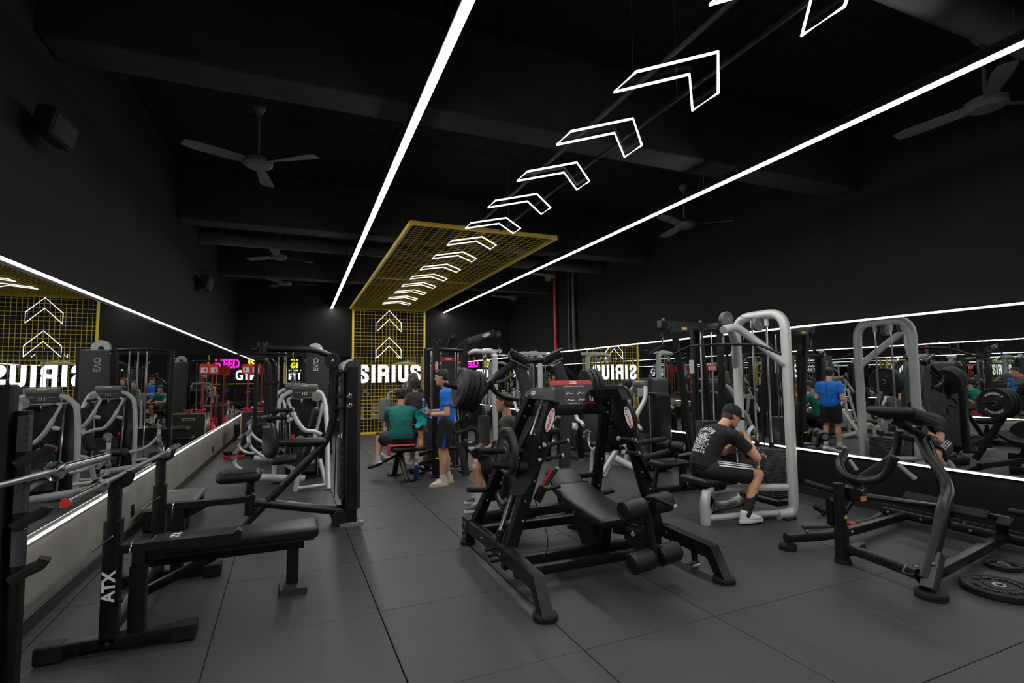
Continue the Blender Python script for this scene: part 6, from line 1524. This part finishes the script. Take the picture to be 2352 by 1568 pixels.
# back print: arched word over a pale graphic
P_, N = V(J['pelvis']), V(J['neck']); sp = N-P_; spn = sp.normalized(); fwS = spn.cross(rr_); fwS = fwS if fwS.dot(fwd) > 0 else -fwS
tees = [c for c in t.children if c.name.startswith('tee_shirt')][0]
from mathutils.bvhtree import BVHTree
bv = BVHTree.FromPolygons([v_.co.copy() for v_ in tees.data.vertices], [tuple(p.vertices) for p in tees.data.polygons])
def on_back(x, q):
    o = P_ + sp*q + rr_*x - fwS*.6; h, nn, i_, d_ = bv.ray_cast(o, fwS)
    return (h if h else P_ + sp*q + rr_*x - fwS*.13), (nn if nn else -fwS)
for i, ch in enumerate('SIRIUS'):
    x = -.105 + .042*i; q = .755 - (i-2.5)**2*.0075
    h, nn = on_back(x, q); an = math.radians(-(i-2.5)*7)
    xd = (rr_*math.cos(an) + spn*math.sin(an)); xd = (xd - nn*xd.dot(nn)).normalized(); yd = nn.cross(xd)
    text('print_letter', ch, 'white', tees, h + nn*.001, xd, yd, .052, .0015, bold=.03, wscale=.85)
rnd = random.Random(11); mb = MB()
for k in range(330):
    q = rnd.uniform(.27, .66); x = rnd.gauss(0, .066)
    if abs(x) > .125 or abs(x) > .14 - abs(q-.48)*.22: continue
    h, nn = on_back(x, q); an = rnd.uniform(-.5, .5) + (0 if abs(x) < .05 else 1.0*math.copysign(1, x)); L = rnd.uniform(.012, .034); W = rnd.uniform(.003, .008)
    xd = rr_*math.cos(an) + spn*math.sin(an); xd = (xd - nn*xd.dot(nn)).normalized(); yd = nn.cross(xd)
    pts = [h + nn*.0016 + xd*a*L/2 + yd*b_*W/2 for a, b_ in ((-1, 0), (-.2, 1), (1, .3), (.2, -1))]; mb.prism(pts, nn*.0008)
mb.build('back_print', 'white', tees)['kind'] = 'stuff'
for wd_, q in ((2, .245), (1, .215)):
    for k in range(7):
        x = -.096 + .032*k; h, nn = on_back(x, q); xd = (rr_ - nn*rr_.dot(nn)).normalized(); yd = nn.cross(xd); hgt = .009 if wd_ == 2 else .004
        MB().prism([h + nn*.0014 + xd*a*.013 + yd*b_*hgt for a, b_ in ((-1, -1), (.6, -1), (1, .4), (-.3, 1))], nn*.0008).build('print_mark', 'white', tees)
# tattoo bands on the upper arm, phone
ph = (V(J['wrR']) + V(J['wrL']))/2 + V((.05, -.02, .12))
t2 = thing('phone', 'pale phone held by the seated man in the black cap', 'phone', ph)
MB().cushion(ph, (.075, .15, .010), (V((.25, 1, 0)), V((.6, -.15, .75)), V((-.75, .2, .6))), r=.0045).build('case', mat('pale_phone', (.45, .50, .62), .3), t2)
bottle('water_bottle', PZ(1632, 1182, 0) + V((.05, .03, 0)), .30, .042, 'clear blue water bottle standing behind the silver seat leg', mm=mat('blue_pet', (.25, .55, .80), .05, trans=1.0, ior=1.3))

# ------------------------------------------------------------------ two women at the back of the cable station
X0, Y0 = 2.02, 9.78; fwd = V((.15, 1, 0)).normalized(); rr_ = fwd.cross(V((0, 0, 1)))
def stand(hgt, armz=.78):
    k = hgt/1.64
    return dict(base=(X0, Y0, 0), fwd=fwd, pelvis=B(0, 0, .88*k), neck=B(-.02, 0, 1.36*k), head=B(.03, 0, 1.52*k), hf=fwd,
         shR=B(-.01, .155, 1.29*k), elR=B(.0, .21, 1.03*k), wrR=B(.20, .15, 1.00*k), hdR=fwd, hpR=(0, 0, -1), shL=B(-.01, -.155, 1.29*k), elL=B(-.01, -.21, 1.03*k), wrL=B(.06, -.22, .80*k), hdL=V((0, .2, -1)), hpL=(1, 0, 0),
         hipR=B(0, .09, .86*k), knR=B(.02, .10, .46*k), anR=B(-.01, .10, .085), toeR=fwd + rr_*.2, hipL=B(0, -.09, .86*k), knL=B(.02, -.10, .46*k), anL=B(-.02, -.11, .085), toeL=fwd - rr_*.3)
J = stand(1.60)
person('standing woman in charcoal tee with dark tied hair, beside the cable station', J, dict(fem=1, skin=skin_a, shirt=c_gry, shorts=c_shrt, hair=hair_d, style='bun', shoe=sh_pk, sole=sole_w, short_len=.55, sleeve=.6, hem=-.02, shoe_len=.25, sock=c_wsock, sock_h=.15))
X0, Y0 = 2.12, 10.45; fwd = V((.5, .9, 0)).normalized(); rr_ = fwd.cross(V((0, 0, 1)))
J = stand(1.70)
person('standing woman with long loose brown hair, farthest person behind the cable station', J, dict(fem=1, skin=skin_a, shirt=c_blk, shorts=c_shrt, hair=hair_m, style='long', shoe=sh_gry, sole=sole_w, short_len=.8, sleeve=.6, hem=-.02, shoe_len=.25, sock=c_wsock, sock_h=.15))
# things on the floor near them
bottle('water_bottle', PZ(956, 1103, 0), .27, .042, 'dark blue water bottle standing on the floor by the small bench', mm=mat('navy_bottle', (.015, .04, .14), .15, trans=.5, ior=1.3))
t = thing('ankle_strap', 'black strap and clip lying on the floor beside the blue bottle', 'strap', PZ(965, 1085))
MB().tube([PZ(945, 1082, .03), PZ(952, 1076, .08), PZ(962, 1074, .10), PZ(972, 1078, .05), PZ(976, 1084, .02), PZ(960, 1088, .02)], .018, rad=.06, n=8).build('strap_loop', 'rubber', t)
MB().cushion(PZ(945, 1080, .04), (.10, .14, .08), r=.03).build('pouch', 'rubber', t)

# ================================================================== put every object's origin in its own middle
bpy.context.view_layer.update()
for o in list(S.objects):
    if o.type != 'MESH' or o.data.users > 1 or len(o.data.vertices) == 0: continue
    cs = [v_.co for v_ in o.data.vertices]
    lo = V((min(c.x for c in cs), min(c.y for c in cs), min(c.z for c in cs))); hi = V((max(c.x for c in cs), max(c.y for c in cs), max(c.z for c in cs)))
    c = V(((lo.x+hi.x)/2, (lo.y+hi.y)/2, lo.z)); T = Matrix.Translation(c)
    o.data.transform(Matrix.Translation(-c)); o.matrix_basis = o.matrix_basis @ T
    for ch in o.children: ch.matrix_parent_inverse = Matrix.Translation(-c) @ ch.matrix_parent_inverse
